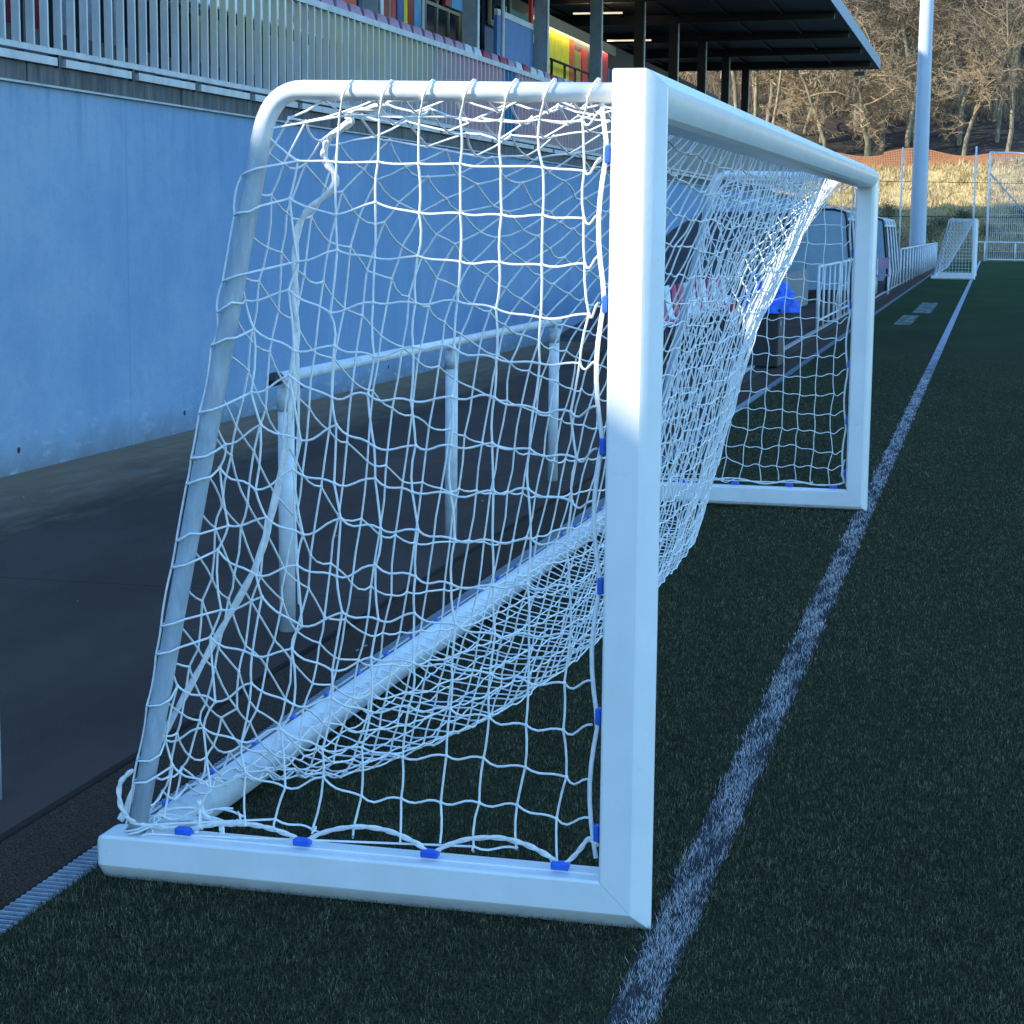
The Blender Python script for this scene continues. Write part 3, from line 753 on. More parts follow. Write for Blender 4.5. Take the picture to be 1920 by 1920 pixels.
# roof: soffit rising to the front, steel fascia, beams
rf = MB()
def rz_(x): return 7.12
y0, y1 = 14, 65.6
pts = []
for yy in (y0, y1):
    for x in (-3.39, -13.2): pts += [(x, yy, rz_(x)), (x, yy, rz_(x) + .28)]
rf.add(pts, [(0, 2, 6, 4), (1, 5, 7, 3), (0, 1, 3, 2), (4, 6, 7, 5), (2, 3, 7, 6), (0, 4, 5, 1)])
ro = rf.build('roof', M['roofdark'], t)
MB().box(-3.388, -3.36, y0, y1 + .02, 7.10, 7.46).build('fascia', M['fascia'], ro)
MB().box(-13.2, -3.39, y1 + .003, y1 + .03, 7.11, 7.40).build('fascia', M['roofdark'], ro)
for k, y in enumerate((16.6, 21.7, 26.85, 31.95, 37.1, 42.3, 47.4, 52.5, 57.6, 62.6)):
    b = MB(); xs = (-3.5, -13)
    b.add([(x, yy, rz_(x) - dz_) for yy in (y - .09, y + .09) for x in xs for dz_ in (.002, .30 if x < -5 else .16)], [(0, 1, 3, 2), (4, 6, 7, 5), (1, 5, 7, 3), (0, 4, 5, 1), (2, 3, 7, 6), (0, 2, 6, 4)])
    b.build('beam', M['steel_dark'], ro)
for k in range(6):
    x = -4.8 - k * 1.4
    MB().box(x - .03, x + .03, y0, y1, rz_(x) - .06, rz_(x) - .003).build('purlin', M['steel_dark'], ro)
MB().box(-8.94, -8.87, 37.3, 45.2, 6.00, 6.05).build('added_panel_light', M['added_glow'], t)  # lamp added to brighten the yellow panel, kept out of sight
MB().box(-8.80, -8.785, 37.2, 45.3, 5.90, 6.12).build('added_light_screen', M['p_beige'], t)  # strip added to hide the lamp behind it
for (x, y, z) in ((-8.0, 39.0, 6.28), (-8.3, 44.5, 6.2)):
    MB().box(x - .55, x + .55, y - .03, y + .03, z, z + .035).build('strip_light', M['lamp_lit'], t)
fl = MB().box(-4.2, -3.85, 64.9, 65.2, 6.86, 6.98).box(-4.05, -4.0, 65.0, 65.05, 6.98, 7.08).build('floodlight', M['greymesh'], t)
# concourse handrail in front of yellow panel, stair rail
mb = MB(); mb.tube([(-8.6, 37.0, 5.15), (-8.6, 41.2, 5.15)], .03, 6)
for y in (37.1, 38.4, 39.5, 41.1): mb.tube([(-8.6, y, 3.2), (-8.6, y, 5.15)], .03, 6)
mb.build('concourse_rail', M['steel_dark'], t)
mb = MB(); mb.tube([(-7.0, 35.5, 4.75), (-6.6, 42.5, 4.4)], .05, 6); mb.tube([(-7.0, 35.5, 4.6), (-6.6, 42.5, 4.25)], .03, 6)
for k in range(5): q = k / 4; mb.tube([(-7 + .4 * q, 35.5 + 7 * q, 3.2), (-7 + .4 * q, 35.5 + 7 * q, 4.72 - .35 * q)], .03, 6)
mb.build('stair_rail', M['steel'], t)
# stadium seats behind the railing
def seat_proto(m, label, grp):
    s = thing('stadium_seat', label, 'seat', (-6.3, 0, 3.2), 0, grp)
    b = MB(); n = 6
    A = []
    for i in range(n + 1):
        a = -1 + 2 * i / n
        A.append((a, .05 * a * a))
    vs = []; 
    for (a, d_) in A:
        for (x, z, wd) in ((-.22, 0.0, .21), (-.27, .25, .215), (-.31, .50, .20), (-.33, .60, .15)):
            vs.append((-6.3 + x + .02 + d_ * 1.6, a * wd, 3.2 + .42 + z - (.03 if abs(a) == 1 else 0)))
    fs = [(i * 4 + j, (i + 1) * 4 + j, (i + 1) * 4 + j + 1, i * 4 + j + 1) for i in range(n) for j in range(3)]
    b.add(vs, fs, 0, True); ob = b.build('backrest', M[m], s)
    sm_ = ob.modifiers.new('s', 'SOLIDIFY'); sm_.thickness = .02
    MB().box(-6.52, -6.12, -.21, .21, 3.60, 3.64).build('seat_pan', M[m], s, bevel=.02)
    MB().box(-6.34, -6.28, -.02, .02, 2.65, 3.6).build('bracket', M['steel_dark'], s)
    return s
sp_ = {'w': seat_proto('seat_white', 'white plastic seat in the front row behind the steel railing', 'white stand seats'),
       'r': seat_proto('seat_red', 'dark red plastic seat in the front row behind the steel railing', 'red stand seats'),
       'm': seat_proto('seat_mauve', 'faded pink plastic seat in the front row behind the steel railing', 'faded pink stand seats')}
used = set()
def place(kind, x, y, z):
    s = sp_[kind]
    if kind in used: s = copy_tree(s)
    used.add(kind); s.location = (x, y, z)
patt = 'rrwwwwrrrrrrwwww' + 'wwww' + 'mmmmmmmm' + 'mmmmmm' + 'wwrmrmwrww' + 'mrmww' + 'mmmmmmmmmmmmmmmm'
for i in range(len(patt)):
    place(patt[i], -6.3, 5.6 + i * .50, 3.13)
# further row of seats upstairs, seen through the bars
for i in range(26):
    place('wrwwrr'[i % 6], -7.3, 5.8 + i * .52, 3.55)
for s_, kk in sp_.items(): pass

# ---------------------------------------------------------------- unseen blocks added to shade the pitch and shape the sunbeams
t = thing('notched_sun_blocker', 'unseen block added beyond the stand, its top notched to shape the sunlight', 'sun blocker', (-17, 0, 0))
wb = MB().box(-24, -12, -32, 24, 0, 9.25).build('wall', M['blocker_wall'], t)  # body of the added notched blocker
for (a, b_, zt2) in ((-32, -9.75, 15), (-9.749, -8.451, 9.69), (-8.45, -4.15, 15), (-2.55, 24, 15)):  # added edge with gaps that let chosen sunbeams through
    MB().box(-12.25, -12.0, a, b_, 9.251, zt2).build('blocker_edge', M['blocker_wall'], t)
for k in range(9):
    w_ = MB().box(-12.0, -11.96, -28 + k * 5.4, -26.4 + k * 5.4, 5.4, 7.0).build('window', M['p_cream'], t)  # window shapes dressing the added blocker
    MB().box(-11.96, -11.95, -27.9 + k * 5.4, -26.5 + k * 5.4, 5.5, 6.9).build('pane', M['glass'], w_)  # pane shapes dressing the added blocker
t = thing('tall_sun_blocker', 'tall unseen block added behind the stand to keep the sun off the far pitch', 'sun blocker', (-38, 55, 0))
MB().box(-46, -30, 20, 84, 0, 27.9).build('wall', M['blocker_wall'], t)  # second unseen block, added to shade the far pitch
MB().box(-46.3, -29.7, 19.7, 84.3, 27.902, 28.2).build('roof', M['cap'], t)  # top slab of the added tall blocker
for k in range(10):
    for z in (4, 8, 12, 16, 20): 
        w_ = MB().box(-30.0, -29.96, 23 + k * 5.6, 24.8 + k * 5.6, z, z + 1.5).build('window', M['p_cream'], t)  # window shapes on the added tall blocker

# ---------------------------------------------------------------- ramp along the wall, benches, box, dugout, barriers
rp_ = MB(); pr = [(23, .006), (26, .25), (30, .95), (34, 1.6), (38, 1.98), (60, 2.05)]
vs = []
for (y, z) in pr: vs += [(-5.42, y, z), (-3.9, y, z), (-3.9, y, -.05)]
fs = []
for i in range(len(pr) - 1):
    a = i * 3; fs += [(a, a + 1, a + 4, a + 3), (a + 1, a + 2, a + 5, a + 4)]
rp_.add(vs, fs); o = rp_.build('ramp', M['rampm']); tag(o, kind='structure')

def bench_seat(y, m, label, grp):
    s = thing('bench_seat', label, 'seat', (-3.3, y, 0), 0, grp)
    vs = []; n = 6
    for i in range(n + 1):
        a = -1 + 2 * i / n
        for (x, z, wd) in ((-3.25, .42, .2), (-3.42, .44, .21), (-3.47, .62, .2), (-3.5, .86, .17)):
            vs.append((x + .06 * a * a, y + a * wd, z + .02 * a * a))
    b = MB(); b.add(vs, [(i * 4 + j, (i + 1) * 4 + j, (i + 1) * 4 + j + 1, i * 4 + j + 1) for i in range(n) for j in range(3)], 0, True)
    ob = b.build('shell', M[m], s); sm_ = ob.modifiers.new('s', 'SOLIDIFY'); sm_.thickness = .018
    MB().box(-3.40, -3.36, y - .03, y + .03, 0.004, .42).build('leg', M['steel_dark'], s)
    MB().box(-3.55, -3.2, y - .02, y + .02, 0.004, .03).build('foot', M['steel_dark'], s)
    return s
lab = {'r': ('seat_red', 'red bucket seat of the bench row seen through the large goal net', 'red bench seats'), 'w': ('seat_white', 'white bucket seat of the bench row seen through the large goal net', 'white bench seats')}
firsts = {}
for i, k in enumerate('rwrwrrwwrwrwrw'):
    y = 19.6 + i * .55
    if k in firsts:
        s = copy_tree(firsts[k]); s.location = (-3.3, y, 0)
    else: firsts[k] = bench_seat(y, *lab[k])
# black crate with a heap of blue kit on top
t = thing('equipment_box', 'black equipment box on the path with blue kit piled on it', 'box', (-2.1, 19, 0))
MB().box(-2.02, -1.70, 18.8, 19.4, .006, .66).build('box_body', M['black'], t, bevel=.02)
MB().box(-2.04, -1.68, 18.78, 19.42, .661, .70).build('lid', M['black'], t, bevel=.01)
for y in (18.9, 19.3): MB().box(-1.698, -1.685, y - .03, y + .03, .5, .56).build('latch', M['steel'], t)
random.seed(4); hb = MB()
nu, nv = 26, 14; vs = []
for i in range(nv + 1):
    th = math.pi / 2 * i / nv
    for j in range(nu):
        ph = 2 * math.pi * j / nu
        rr = 1 + .16 * math.sin(ph * 5 + i) + .10 * math.sin(ph * 9 - i * 1.3)
        r0 = math.sin(th)
        vs.append((-1.87 + .33 * rr * r0 * math.cos(ph), 19.1 + .36 * rr * r0 * math.sin(ph), .70 + (.33 * math.cos(th) ** 1.2) * (1 + .15 * math.sin(ph * 4)) - (.05 * (i == nv))))
hb.add(vs, [(i * nu + j, (i + 1) * nu + j, (i + 1) * nu + (j + 1) % nu, i * nu + (j + 1) % nu) for i in range(nv) for j in range(nu)], 0, True)
o = hb.build('kit_heap', M['cloth_blue']); tag(o, 'heap of blue training kit lying on the black equipment box', 'clothing')
t = thing('folding_table', 'small black-framed table left of the equipment box', 'table', (-2.4, 19, 0))
MB().box(-2.62, -2.08, 18.75, 19.45, .60, .63).build('tabletop', M['p_cream'], t)
for x in (-2.58, -2.12):
    for y in (18.8, 19.4): MB().box(x - .015, x + .015, y - .015, y + .015, .004, .60).build('leg', M['black'], t)
o = MB().ball((-2.25, 19.1, .69), .09, 10, 6, sq=(1.3, 1, .6)).build('red_bundle', M['p_red']); tag(o, 'small red bundle on the black-framed table', 'clothing')

# dugout with curved polycarbonate shell
def dugout(y0, y1, xf, xbk, zt_, label):
    t = thing('dugout', label, 'dugout', ((xf + xbk) / 2, y0, 0))
    n = 12; prof = []
    for i in range(n + 1):
        a = math.pi / 2 * i / n
        prof.append((xbk + (xf - xbk) * .55 * (1 - math.cos(a)), zt_ * .42 + (zt_ * .58) * math.sin(a)))
    prof = [(xbk, .3), (xbk, zt_ * .42)] + prof[1:] + [(xf - (xf - xbk) * .2, zt_), (xf - .04, zt_ - .06), (xf, zt_ - .2)]
    b = MB(); m_ = len(prof)
    b.add([(x, yy, z) for yy in (y0, y1) for x, z in prof], [(i, i + 1, m_ + i + 1, m_ + i) for i in range(m_ - 1)], 0, True)
    ob = b.build('shell', M['smoked'], t); s_ = ob.modifiers.new('s', 'SOLIDIFY'); s_.thickness = .012
    for yy, mm in ((y0, 'polyc'), (y1, 'smoked')):
        MB().add([(x, yy, z) for x, z in prof] + [(xf + .12, yy, .55), (xf + .05, yy, .3)], [tuple(range(m_ + 2))]).build('end_panel', M[mm], t)
    for k in range(5):
        yy = y0 + (y1 - y0) * k / 4
        MB().tube([(x, yy, z + .01) for x, z in prof] + [(xf + .14, yy, .5), (xf + .10, yy, 0)], .028, 6).build('rib', M['white_paint'] if k else M['black'], t)
    MB().tube([(xf, y0, zt_ - .2), (xf, y1, zt_ - .2)], .03, 6).build('front_rail', M['white_paint'], t)
    MB().tube([(xf - .45, y0, zt_ + .03), (xf - .45, y1, zt_ + .03)], .035, 6).build('top_rail', M['white_paint'], t)
    MB().box(xbk + .1, xbk + .5, y0 + .2, y1 - .2, .44, .48).build('bench', M['seat_mauve'], t)
    MB().box(xbk + .06, xbk + .1, y0 + .2, y1 - .2, .5, .95).build('bench_back', M['seat_mauve'], t)
    MB().box(xbk + .2, xbk + .3, y0 + .3, y0 + .4, .004, .44).box(xbk + .2, xbk + .3, y1 - .4, y1 - .3, .004, .44).build('bench_leg', M['steel_dark'], t)
dugout(39.5, 46.5, -2.45, -3.85, 2.05, 'curved bluish dugout seen behind the far side of the large goal')
dugout(48.0, 54.0, -2.10, -3.5, 1.93, 'smoked curved dugout between the large goal and the floodlight pole')
# grey low panels behind the net
t = thing('advertising_board', 'plain grey-blue board standing behind the white barriers', 'board', (-3.0, 31, 0))
MB().box(-3.10, -3.06, 29, 37.5, .05, .80).build('panel', M['greymesh'], t)
for y in (29.2, 33, 37.2): MB().box(-3.14, -3.10, y - .03, y + .03, 0.004, .95).build('leg', M['steel_dark'], t)
# white crowd barriers
def barrier(y0, y1, lab_, x=-2.0, n=5):
    t = thing('barrier', lab_, 'barrier', (x, y0, 0))
    MB().tube([(x, y0, 1.03), (x, y1, 1.03)], .025, 8).build('top_rail', M['white_paint'], t)
    MB().tube([(x, y0, .16), (x, y1, .16)], .018, 6).build('bottom_rail', M['white_paint'], t)
    for k in range(n):
        yy = y0 + (y1 - y0) * k / (n - 1)
        MB().tube([(x, yy, 0), (x, yy, 1.03)], .026 if k in (0, n - 1) else .02, 8).build('post', M['white_paint'], t)
barrier(27.5, 31.9, 'white tubular barrier nearest the equipment box, behind the goal net')
barrier(32.4, 36.4, 'white tubular barrier in front of the bluish dugout')
t = thing('picket_railing', 'white picket railing along the path beside the small distant goal', 'railing', (-1.95, 55, 0))
MB().tube([(-1.95, 55, 1.06), (-1.75, 86, 1.06)], .03, 6).build('top_rail', M['white_paint'], t)
for k in range(17): MB().tube([(-1.95 + .2 * k / 16, 55 + 1.9 * k, 0), (-1.95 + .2 * k / 16, 55 + 1.9 * k, 1.06)], .034, 6).build('picket', M['white_paint'], t)
t = thing('metal_chair', 'white metal chair right of the far goalpost', 'chair', (-1.97, 46.3, 0))
for (x, y) in ((-2.15, 46.2), (-1.85, 46.2), (-2.15, 46.6), (-1.85, 46.6)): MB().tube([(x, y, 0), (x, y, .46 if y < 46.5 else .9)], .018, 6).build('leg', M['white_paint'], t)
MB().box(-2.18, -1.82, 46.17, 46.63, .46, .5).build('seat', M['seat_mauve'], t); MB().box(-2.18, -1.82, 46.6, 46.63, .65, .92).build('backrest', M['seat_mauve'], t)

# ---------------------------------------------------------------- light pole
t = thing('light_pole', 'tall tapering steel floodlight pole beyond the picket railing', 'light pole', (-2.4, 80, 0))
MB().tube([(-2.4, 80, 0), (-2.4, 80, 1), (-2.4, 80, 9), (-2.4, 80, 20)], [.36, .345, .29, .2], 20).build('mast', M['mast'], t)
MB().box(-2.9, -1.9, 79.8, 80.2, 20, 20.8).build('lamp_head', M['steel'], t)
MB().tube([(-2.4, 80, 0), (-2.4, 80, .06)], .5, 16).build('foot_plate', M['steel'], t)

# ---------------------------------------------------------------- pitch end: rail, ball-stop fence, bank
t = thing('end_rail', 'low white rail across the far end of the pitch', 'railing', (0, 105, 0))
MB().tube([(-.3, 105, 1.0), (30, 105, 1.0)], .04, 6).build('top_rail', M['white_paint'], t)
for k in range(20): MB().tube([(.0 + 1.6 * k + .25, 105, -.05), (.25 + 1.6 * k, 105, 1.0)], .035, 6).build('post', M['white_paint'], t)
t = thing('ball_stop_fence', 'tall white-framed mesh ball stop fence at the far end of the pitch', 'fence', (.3, 106, 0))
MB().tube([(.33, 106, -.05), (.33, 106, 5.85)], .055, 8).build('post', M['white_paint'], t)
MB().tube([(3.4, 106, -.05), (3.4, 106, 5.7)], .055, 8).build('post', M['white_paint'], t)
MB().tube([(.33, 106, 5.83), (3.4, 106, 5.7)], .035, 6).build('top_rail', M['white_paint'], t)
MB().tube([(.33, 106, .06), (12, 106, .06)], .04, 6).build('bottom_rail', M['white_paint'], t)
MB().tube([(.36, 106, 4.7), (3.2, 106, 1.6)], .04, 6).build('brace', M['steel'], t)
mb = MB()
for k in range(60): x = .4 + k * .11; mb.box(x - .009, x + .009, 106.02, 106.026, .1, 5.65)
for k in range(11): z = .5 + k * .5; mb.box(.36, 7, 106.03, 106.036, z - .008, z + .008)
mb.build('mesh', M['steel_white'], t)
for nm, x, top in (('leftmost thin steel post in front of the orange netting', -4.35, 6.1), ('thin pale post between the small goal and the ball stop fence', -.42, 6.15)):
    o = MB().tube([(x, 106.3, -.05), (x, 106.3, top)], .05, 8).build('fence_post', M['steel_white']); tag(o, nm, 'post')
o = MB().tube([(-9, 106.3, 4.25), (-4.35, 106.3, 4.25), (-.42, 106.3, 4.2), (8, 106.3, 4.1)], .016, 4).tube([(-9, 106.3, 2.35), (8, 106.3, 2.35)], .022, 4).build('fence_wire', M['steel_dark']); tag(o, 'pair of dark horizontal fence wires across the dry bank', 'wire')

# hills: bank then wooded slope
xs = np.linspace(-120, 60, 91); ys_ = np.concatenate([np.linspace(104.3, 122, 30), np.linspace(123.5, 300, 60)])
def hill(x, y):
    b = 0
    if y < 106.5: b = 0.0 - .05
    elif y < 118: b = 5.35 * ((y - 106.5) / 11.5) ** .85
    elif y < 126: b = 5.35 + (y - 118) * .12
    else: b = 6.3 + (y - 126) * .34
    b += .25 * math.sin(x * .45 + 1) * min(1, max(0, (y - 107) / 6)) + .12 * math.sin(x * 1.7 + y)
    if y > 124: b += .6 * math.sin(x * .13 + y * .07)
    return b - .05 if y <= 106.5 else b
V = []; F = []
for j, yy in enumerate(ys_):
    for i, xx in enumerate(xs): V.append((xx, yy, hill(xx, yy)))
nx = len(xs)
for j in range(len(ys_) - 1):
    for i in range(nx - 1): F.append((j * nx + i, j * nx + i + 1, (j + 1) * nx + i + 1, (j + 1) * nx + i))
split = 29
o1 = np_mesh('bank', V[:nx * (split + 1)], [f_ for f_ in F if max(f_) < nx * (split + 1)], M['bank'], smooth=True); tag(o1, kind='structure')
V2 = V[nx * split:]; F2_ = [tuple(q - nx * split for q in f_) for f_ in F if min(f_) >= nx * split]
o2 = np_mesh('hills', V2, F2_, M['forest_floor'], smooth=True); tag(o2, kind='structure')
# dry grass tufts
n = 46000; X = rng.uniform(-13, 7, n); Y = rng.uniform(107, 120, n); Z = np.array([hill(a, b) for a, b in zip(X, Y)])
a = rng.uniform(0, 2 * np.pi, n); wd = rng.uniform(.015, .04, n); hh = rng.uniform(.12, .55, n) * (.5 + .5 * np.sin(X * 1.9 + np.sin(Y * 2.3)) ** 2)
ln = rng.normal(0, .15, (n, 2))
A = np.stack([X - np.cos(a) * wd, Y - np.sin(a) * wd, Z - .03], 1); B = np.stack([X + np.cos(a) * wd, Y + np.sin(a) * wd, Z - .03], 1); T = np.stack([X + ln[:, 0], Y + ln[:, 1], Z + hh], 1)
o = np_mesh('dry_grass', np.stack([A, B, T], 1).reshape(-1, 3), np.arange(3 * n).reshape(-1, 3), M['straw']); tag(o, 'dry yellow grass tufts covering the bank', 'grass', kind='stuff')
# shrubs
def shrub(name, x, y, r, hgt, m, label, cat='shrub', k=900, grp=None):
    z = hill(x, y)
    t = thing(name, label, cat, (x, y, z), 0, grp)
    c = rng.normal(0, .42, (k, 3)) * np.array([r, r, hgt * .5]) + np.array([0, 0, hgt * .5]); c[:, 2] = np.abs(c[:, 2])
    s = rng.uniform(.05, .12, k)[:, None]
    d1 = rng.normal(0, 1, (k, 3)); d1 /= np.linalg.norm(d1, axis=1)[:, None]; d2 = rng.normal(0, 1, (k, 3)); d2 /= np.linalg.norm(d2, axis=1)[:, None]
    V = np.stack([c, c + d1 * s, c + (d1 + d2) * s * .6], 1).reshape(-1, 3)
    np_mesh('foliage', V, np.arange(3 * k).reshape(-1, 3), M[m], t)
    st = MB(); 
    for q in range(5): st.tube([(0, 0, 0), (random.uniform(-.3, .3) * r, random.uniform(-.3, .3) * r, hgt * .7)], .025, 4)
    st.build('stem', M['bark_dark'], t, world=False)
for (x, y, r_, h_, m, lb) in ((-5.9, 108.2, 1.1, 1.9, 'bush', 'dark green shrub at the foot of the bank right of the far goalpost'), (-5.2, 110.5, .9, 1.2, 'bush', 'low dark shrub on the bank above the smoked dugout'),
        (-2.2, 109.5, 1.0, .9, 'bush', 'low olive shrub on the bank above the small distant goal'), (-1.0, 110, .7, .7, 'bush', 'small dark shrub left of the thin pale fence post'), (-2.7, 107.6, 1.2, 1.5, 'bush', 'dark tangled shrub behind the small distant goal'),
        (-4.5, 107.4, .8, 1.3, 'twig', 'brown bramble shrub at the foot of the floodlight pole'), (0.3, 108.5, .6, .8, 'twig', 'brownish dry shrub beside the ball stop fence post'), (2.3, 110.0, 1.3, .9, 'bush', 'dark shrub behind the ball stop fence mesh'), (-8, 108, 1.2, 2, 'bush', 'dark shrub hidden low behind the dugouts')):
    shrub('shrub', x, y, r_, h_, m, lb)
# orange safety netting
mb = MB(); zz = []
X0 = np.linspace(-14, 7, 211)
def on_top(x): return 6.35 + .18 * math.cos((x + 4.2) * 1.1) - .04 * (x + 4) * (x > -4) + (-.16 if x < -6 else 0)
hb_ = .95
for i in range(210):
    x0, x1 = X0[i], X0[i + 1]
    mb.add([(x0, 118.3, hill(x0, 118.3) - .05), (x0 + .062, 118.3, hill(x0, 118.3) - .05), (x0 + .062, 118.3, on_top(x0)), (x0, 118.3, on_top(x0))], [(0, 1, 2, 3)])
for q in range(9):
    for i in range(210):
        x0, x1 = X0[i], X0[i + 1]
        za = hill(x0, 118.3) + (on_top(x0) - hill(x0, 118.3)) * q / 8; zb = hill(x1, 118.3) + (on_top(x1) - hill(x1, 118.3)) * q / 8
        mb.add([(x0, 118.31, za - .045), (x1, 118.31, zb - .045), (x1, 118.31, zb + .02), (x0, 118.31, za + .02)], [(0, 1, 2, 3)])
t = thing('safety_netting', 'bright orange plastic safety netting strung along the top of the bank', 'fence', (0, 118.3, 5))
mb.build('netting', M['orange_net'], t)
for x in (-13, -10, -7.1, -4.6, -1.9, .8, 3.6, 6.4): MB().tube([(x, 118.38, hill(x, 118.4) - .1), (x, 118.38, on_top(x) + .05)], .02, 5).build('stake', M['steel_dark'], t)

# ---------------------------------------------------------------- bare winter trees
def make_tree(seed, H, trunk_r, spread, first, droop=0, twigs=3):
    rnd = random.Random(seed); tr = MB(); cr = MB()
    def branch(p, d, L, r, lvl, mb):
        n = 5 if lvl < 2 else 3; pts = [p]; rs = [r]; q = p.copy(); dd = d.copy()
        for i in range(n):
            wob = .12 if lvl == 0 else .38
            dd = (dd + Vector((rnd.gauss(0, wob), rnd.gauss(0, wob), rnd.gauss(0, wob) + (.10 if lvl == 0 else .05 - droop * lvl * .1)))).normalized()
            q = q + dd * (L / n); pts.append(q.copy()); rs.append(r * (1 - .75 * (i + 1) / n) + .006)
        mb.tube(pts, rs, [7, 5, 4, 3, 3][lvl], cap=False)
        if lvl >= 4: return
        k = [11, 6, 5, twigs][lvl]
        for i in range(k):
            s = (first if lvl == 0 else .25) + (1 - (first if lvl == 0 else .25)) * (i + rnd.random()) / k
            s = min(s, .98); j = min(int(s * n), n - 1); a = pts[j].lerp(pts[j + 1], s * n - j)
            out = Vector((rnd.gauss(0, 1), rnd.gauss(0, 1), rnd.gauss(.25, .45))).normalized()
            nd = (dd * (.55 if lvl else .35) + out * spread).normalized()
            branch(a, nd, L * [.42, .55, .5, .5][lvl] * rnd.uniform(.7, 1.2), max(rs[j] * .55, .008), lvl + 1, cr)
    branch(Vector((0, 0, -.3)), Vector((rnd.gauss(0, .05), rnd.gauss(0, .05), 1)), H, trunk_r, 0, tr)
    return tr, cr
protos = []
def proto(seed, H, r, spread, first, mt, mc, droop=0, twigs=6):
    tr, cr = make_tree(seed, H, r, spread, first, droop, twigs)
    t = thing('bare_tree', '', 'tree', (0, 0, 0), 0)
    tr.build('trunk', M[mt], t, world=False); cr.build('crown', M[mc], t, world=False)
    return t
protos = [proto(1, 11, .20, 1.0, .25, 'bark', 'twig'), proto(2, 13, .20, .8, .35, 'bark', 'twig2'), proto(3, 10, .18, 1.1, .3, 'bark_dark', 'twig', .3), proto(4, 14, .17, .6, .45, 'bark', 'twig2'), proto(5, 9, .22, 1.2, .2, 'bark_dark', 'twig', .5), proto(6, 15, .15, .5, .5, 'bark', 'twig')]
usedp = set()
def plant(pi, x, y, sc_, rz, label, group=None):
    p = protos[pi]
    o = p if pi not in usedp else copy_tree(p)
    usedp.add(pi); o.location = (x, y, hill(x, y)); o.rotation_euler = (0, 0, rz); o.scale = (sc_,) * 3
    o['label'] = label
    if group: o['group'] = group
    elif 'group' in o: del o['group']
    return o
front = [(4, -7.2, 121, .95, 'crooked bare oak with spreading pale limbs just right of the roof corner'), (2, -9.6, 121.5, .9, 'bare twisted tree seen under the grandstand roof corner'), (4, -11.6, 122.5, .85, 'bare tree with long level branch seen under the middle of the roof'),
         (3, -13.4, 122, .8, 'slender pale straight trunk seen under the roof beside the last column'), (2, -1.4, 121, .85, 'mossy forked tree standing right of the floodlight pole behind the orange netting'), (1, 1.2, 122, .8, 'bare tree behind the ball stop fence top corner'), (0, -4.9, 123, .85, 'bare tree just left of the floodlight pole')]
for i, (p_, x, y, s, lb) in enumerate(front): plant(p_, x, y, s, i * 1.3, lb)
random.seed(12)
spots = []
tries = 0
while len(spots) < 74 and tries < 5000:
    tries += 1
    y = random.uniform(124, 178); span = (y + 4) * .075
    cxm = .71 - (y + 4.3) * .071
    x = cxm + random.uniform(-1.35, 1.15) * span
    if all((x - a) ** 2 + ((y - b) * .5) ** 2 > 1.1 for a, b in spots): spots.append((x, y))
gl = ['bare winter tree with tan sunlit branches in the wood on the hillside', 'tall slender bare tree with grey twigs in the wood on the hillside']
for (x, y) in spots:
    pi = random.choice((0, 1, 1, 3, 3, 5, 5, 2))
    tall = pi in (1, 3)
    plant(pi, x, y, random.uniform(.75, 1.15), random.uniform(0, 6.28), gl[1] if tall else gl[0], 'slender grey trees on the hillside' if tall else 'tan bare trees on the hillside')
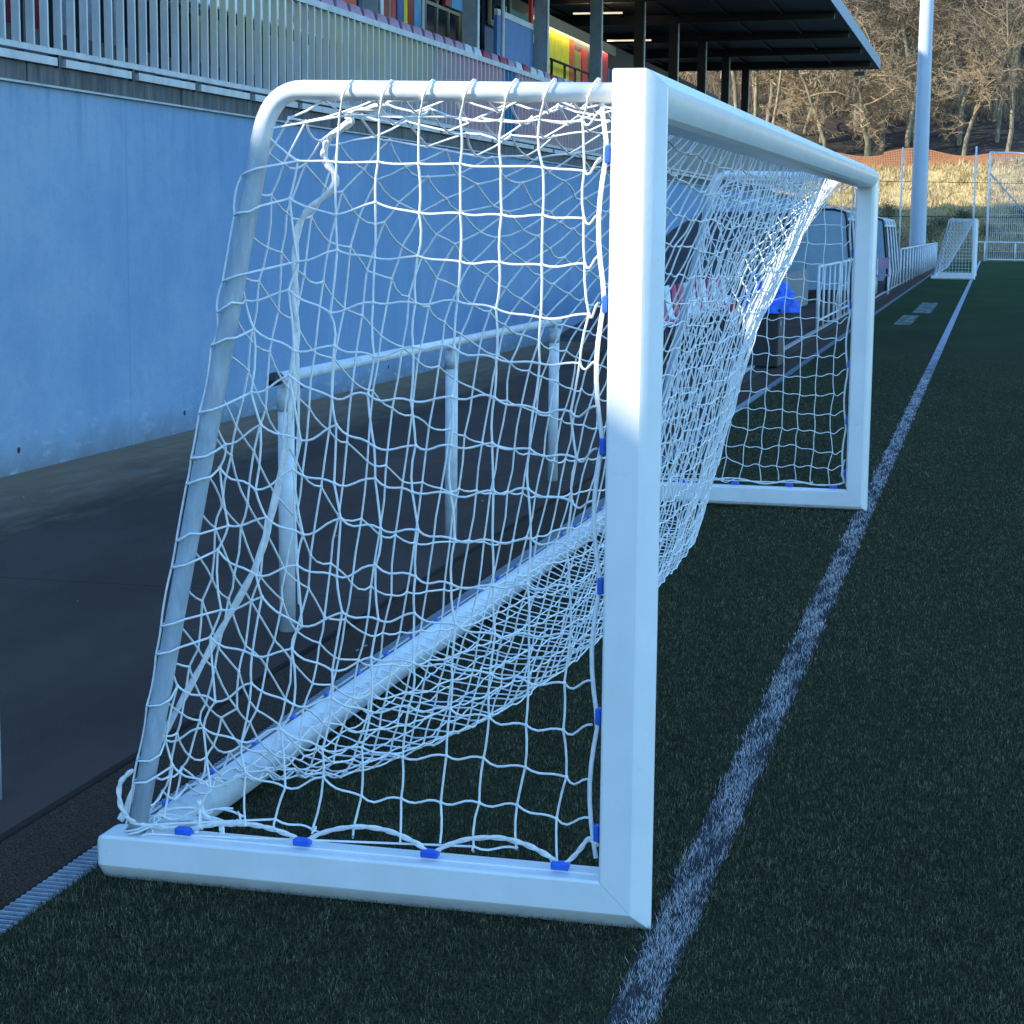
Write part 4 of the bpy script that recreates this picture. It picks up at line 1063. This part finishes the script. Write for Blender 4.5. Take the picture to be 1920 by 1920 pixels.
# undergrowth of bare brushwood
n = 36000; Y = rng.uniform(132, 190, n); X = .71 - (Y + 4.3) * .071 + rng.uniform(-1.3, 1.15, n) * (Y + 4) * .075
Z = np.array([hill(a, b) for a, b in zip(X, Y)])
a = rng.uniform(0, 2 * np.pi, n); wd = rng.uniform(.008, .022, n); hh = rng.uniform(.3, 1.8, n) * (.45 + .55 * np.sin(X * .9 + Y * .5) ** 2)
ln = rng.normal(0, .55, (n, 2))
A = np.stack([X - np.cos(a) * wd, Y - np.sin(a) * wd, Z - .1], 1); B = np.stack([X + np.cos(a) * wd, Y + np.sin(a) * wd, Z - .1], 1); T = np.stack([X + ln[:, 0], Y + ln[:, 1], Z + hh], 1)
o = np_mesh('brushwood', np.stack([A, B, T], 1).reshape(-1, 3), np.arange(3 * n).reshape(-1, 3), M['twig']); tag(o, 'tan leafless brushwood covering the wooded slope', 'undergrowth', kind='stuff')

# ---------------------------------------------------------------- light
AZ, EL = R(52), R(29.2)
S = Vector((-math.sin(AZ) * math.cos(EL), -math.cos(AZ) * math.cos(EL), math.sin(EL)))
sd = bpy.data.lights.new('sun', 'SUN'); sd.energy = 9; sd.angle = R(.4); sd.color = (1, .92, .78)
so = bpy.data.objects.new('sun', sd); col.objects.link(so); so.rotation_euler = S.to_track_quat('Z', 'Y').to_euler()
so.location = (0, 0, 30)
wd_ = bpy.data.worlds.new('World'); sc.world = wd_; wd_.use_nodes = True
nt = wd_.node_tree; bg = nt.nodes['Background']
sky = nt.nodes.new('ShaderNodeTexSky'); sky.sky_type = 'NISHITA'; sky.sun_disc = False
sky.sun_elevation = EL; sky.sun_rotation = math.atan2(S.x, S.y) % (2 * math.pi)
sky.air_density = 1.2; sky.dust_density = .2; sky.ozone_density = 2.5
mx = nt.nodes.new('ShaderNodeMix'); mx.data_type = 'RGBA'; mx.blend_type = 'MULTIPLY'; mx.inputs[0].default_value = 1
nt.links.new(sky.outputs[0], mx.inputs[6]); mx.inputs[7].default_value = (1.95, 2.78, 3.42, 1)
nt.links.new(mx.outputs[2], bg.inputs['Color']); bg.inputs['Strength'].default_value = .15

# ---------------------------------------------------------------- camera
cd = bpy.data.cameras.new('camera'); cam = bpy.data.objects.new('camera', cd); col.objects.link(cam)
cd.sensor_width = 36; cd.lens = 68.47; cd.clip_start = .05; cd.clip_end = 2000
r_ = Vector((0.9712063684713423, 0.2380480597924492, 0.00955568258984328)); u_ = Vector((-0.043809884321971825, 0.13902578415256728, 0.9893192231916145)); f_ = Vector((-0.23417703533097084, 0.9612517633636958, -0.14545158491327256))
m = Matrix((r_, u_, -f_)).transposed().to_4x4(); m.translation = Vector((0.7144445606713996, -4.314800241141467, 1.6391954993576754))
cam.matrix_world = m
sc.camera = cam
sc.view_settings.view_transform = 'Standard'; sc.view_settings.look = 'None'; sc.view_settings.exposure = 0
sc.render.resolution_x = sc.render.resolution_y = 1024
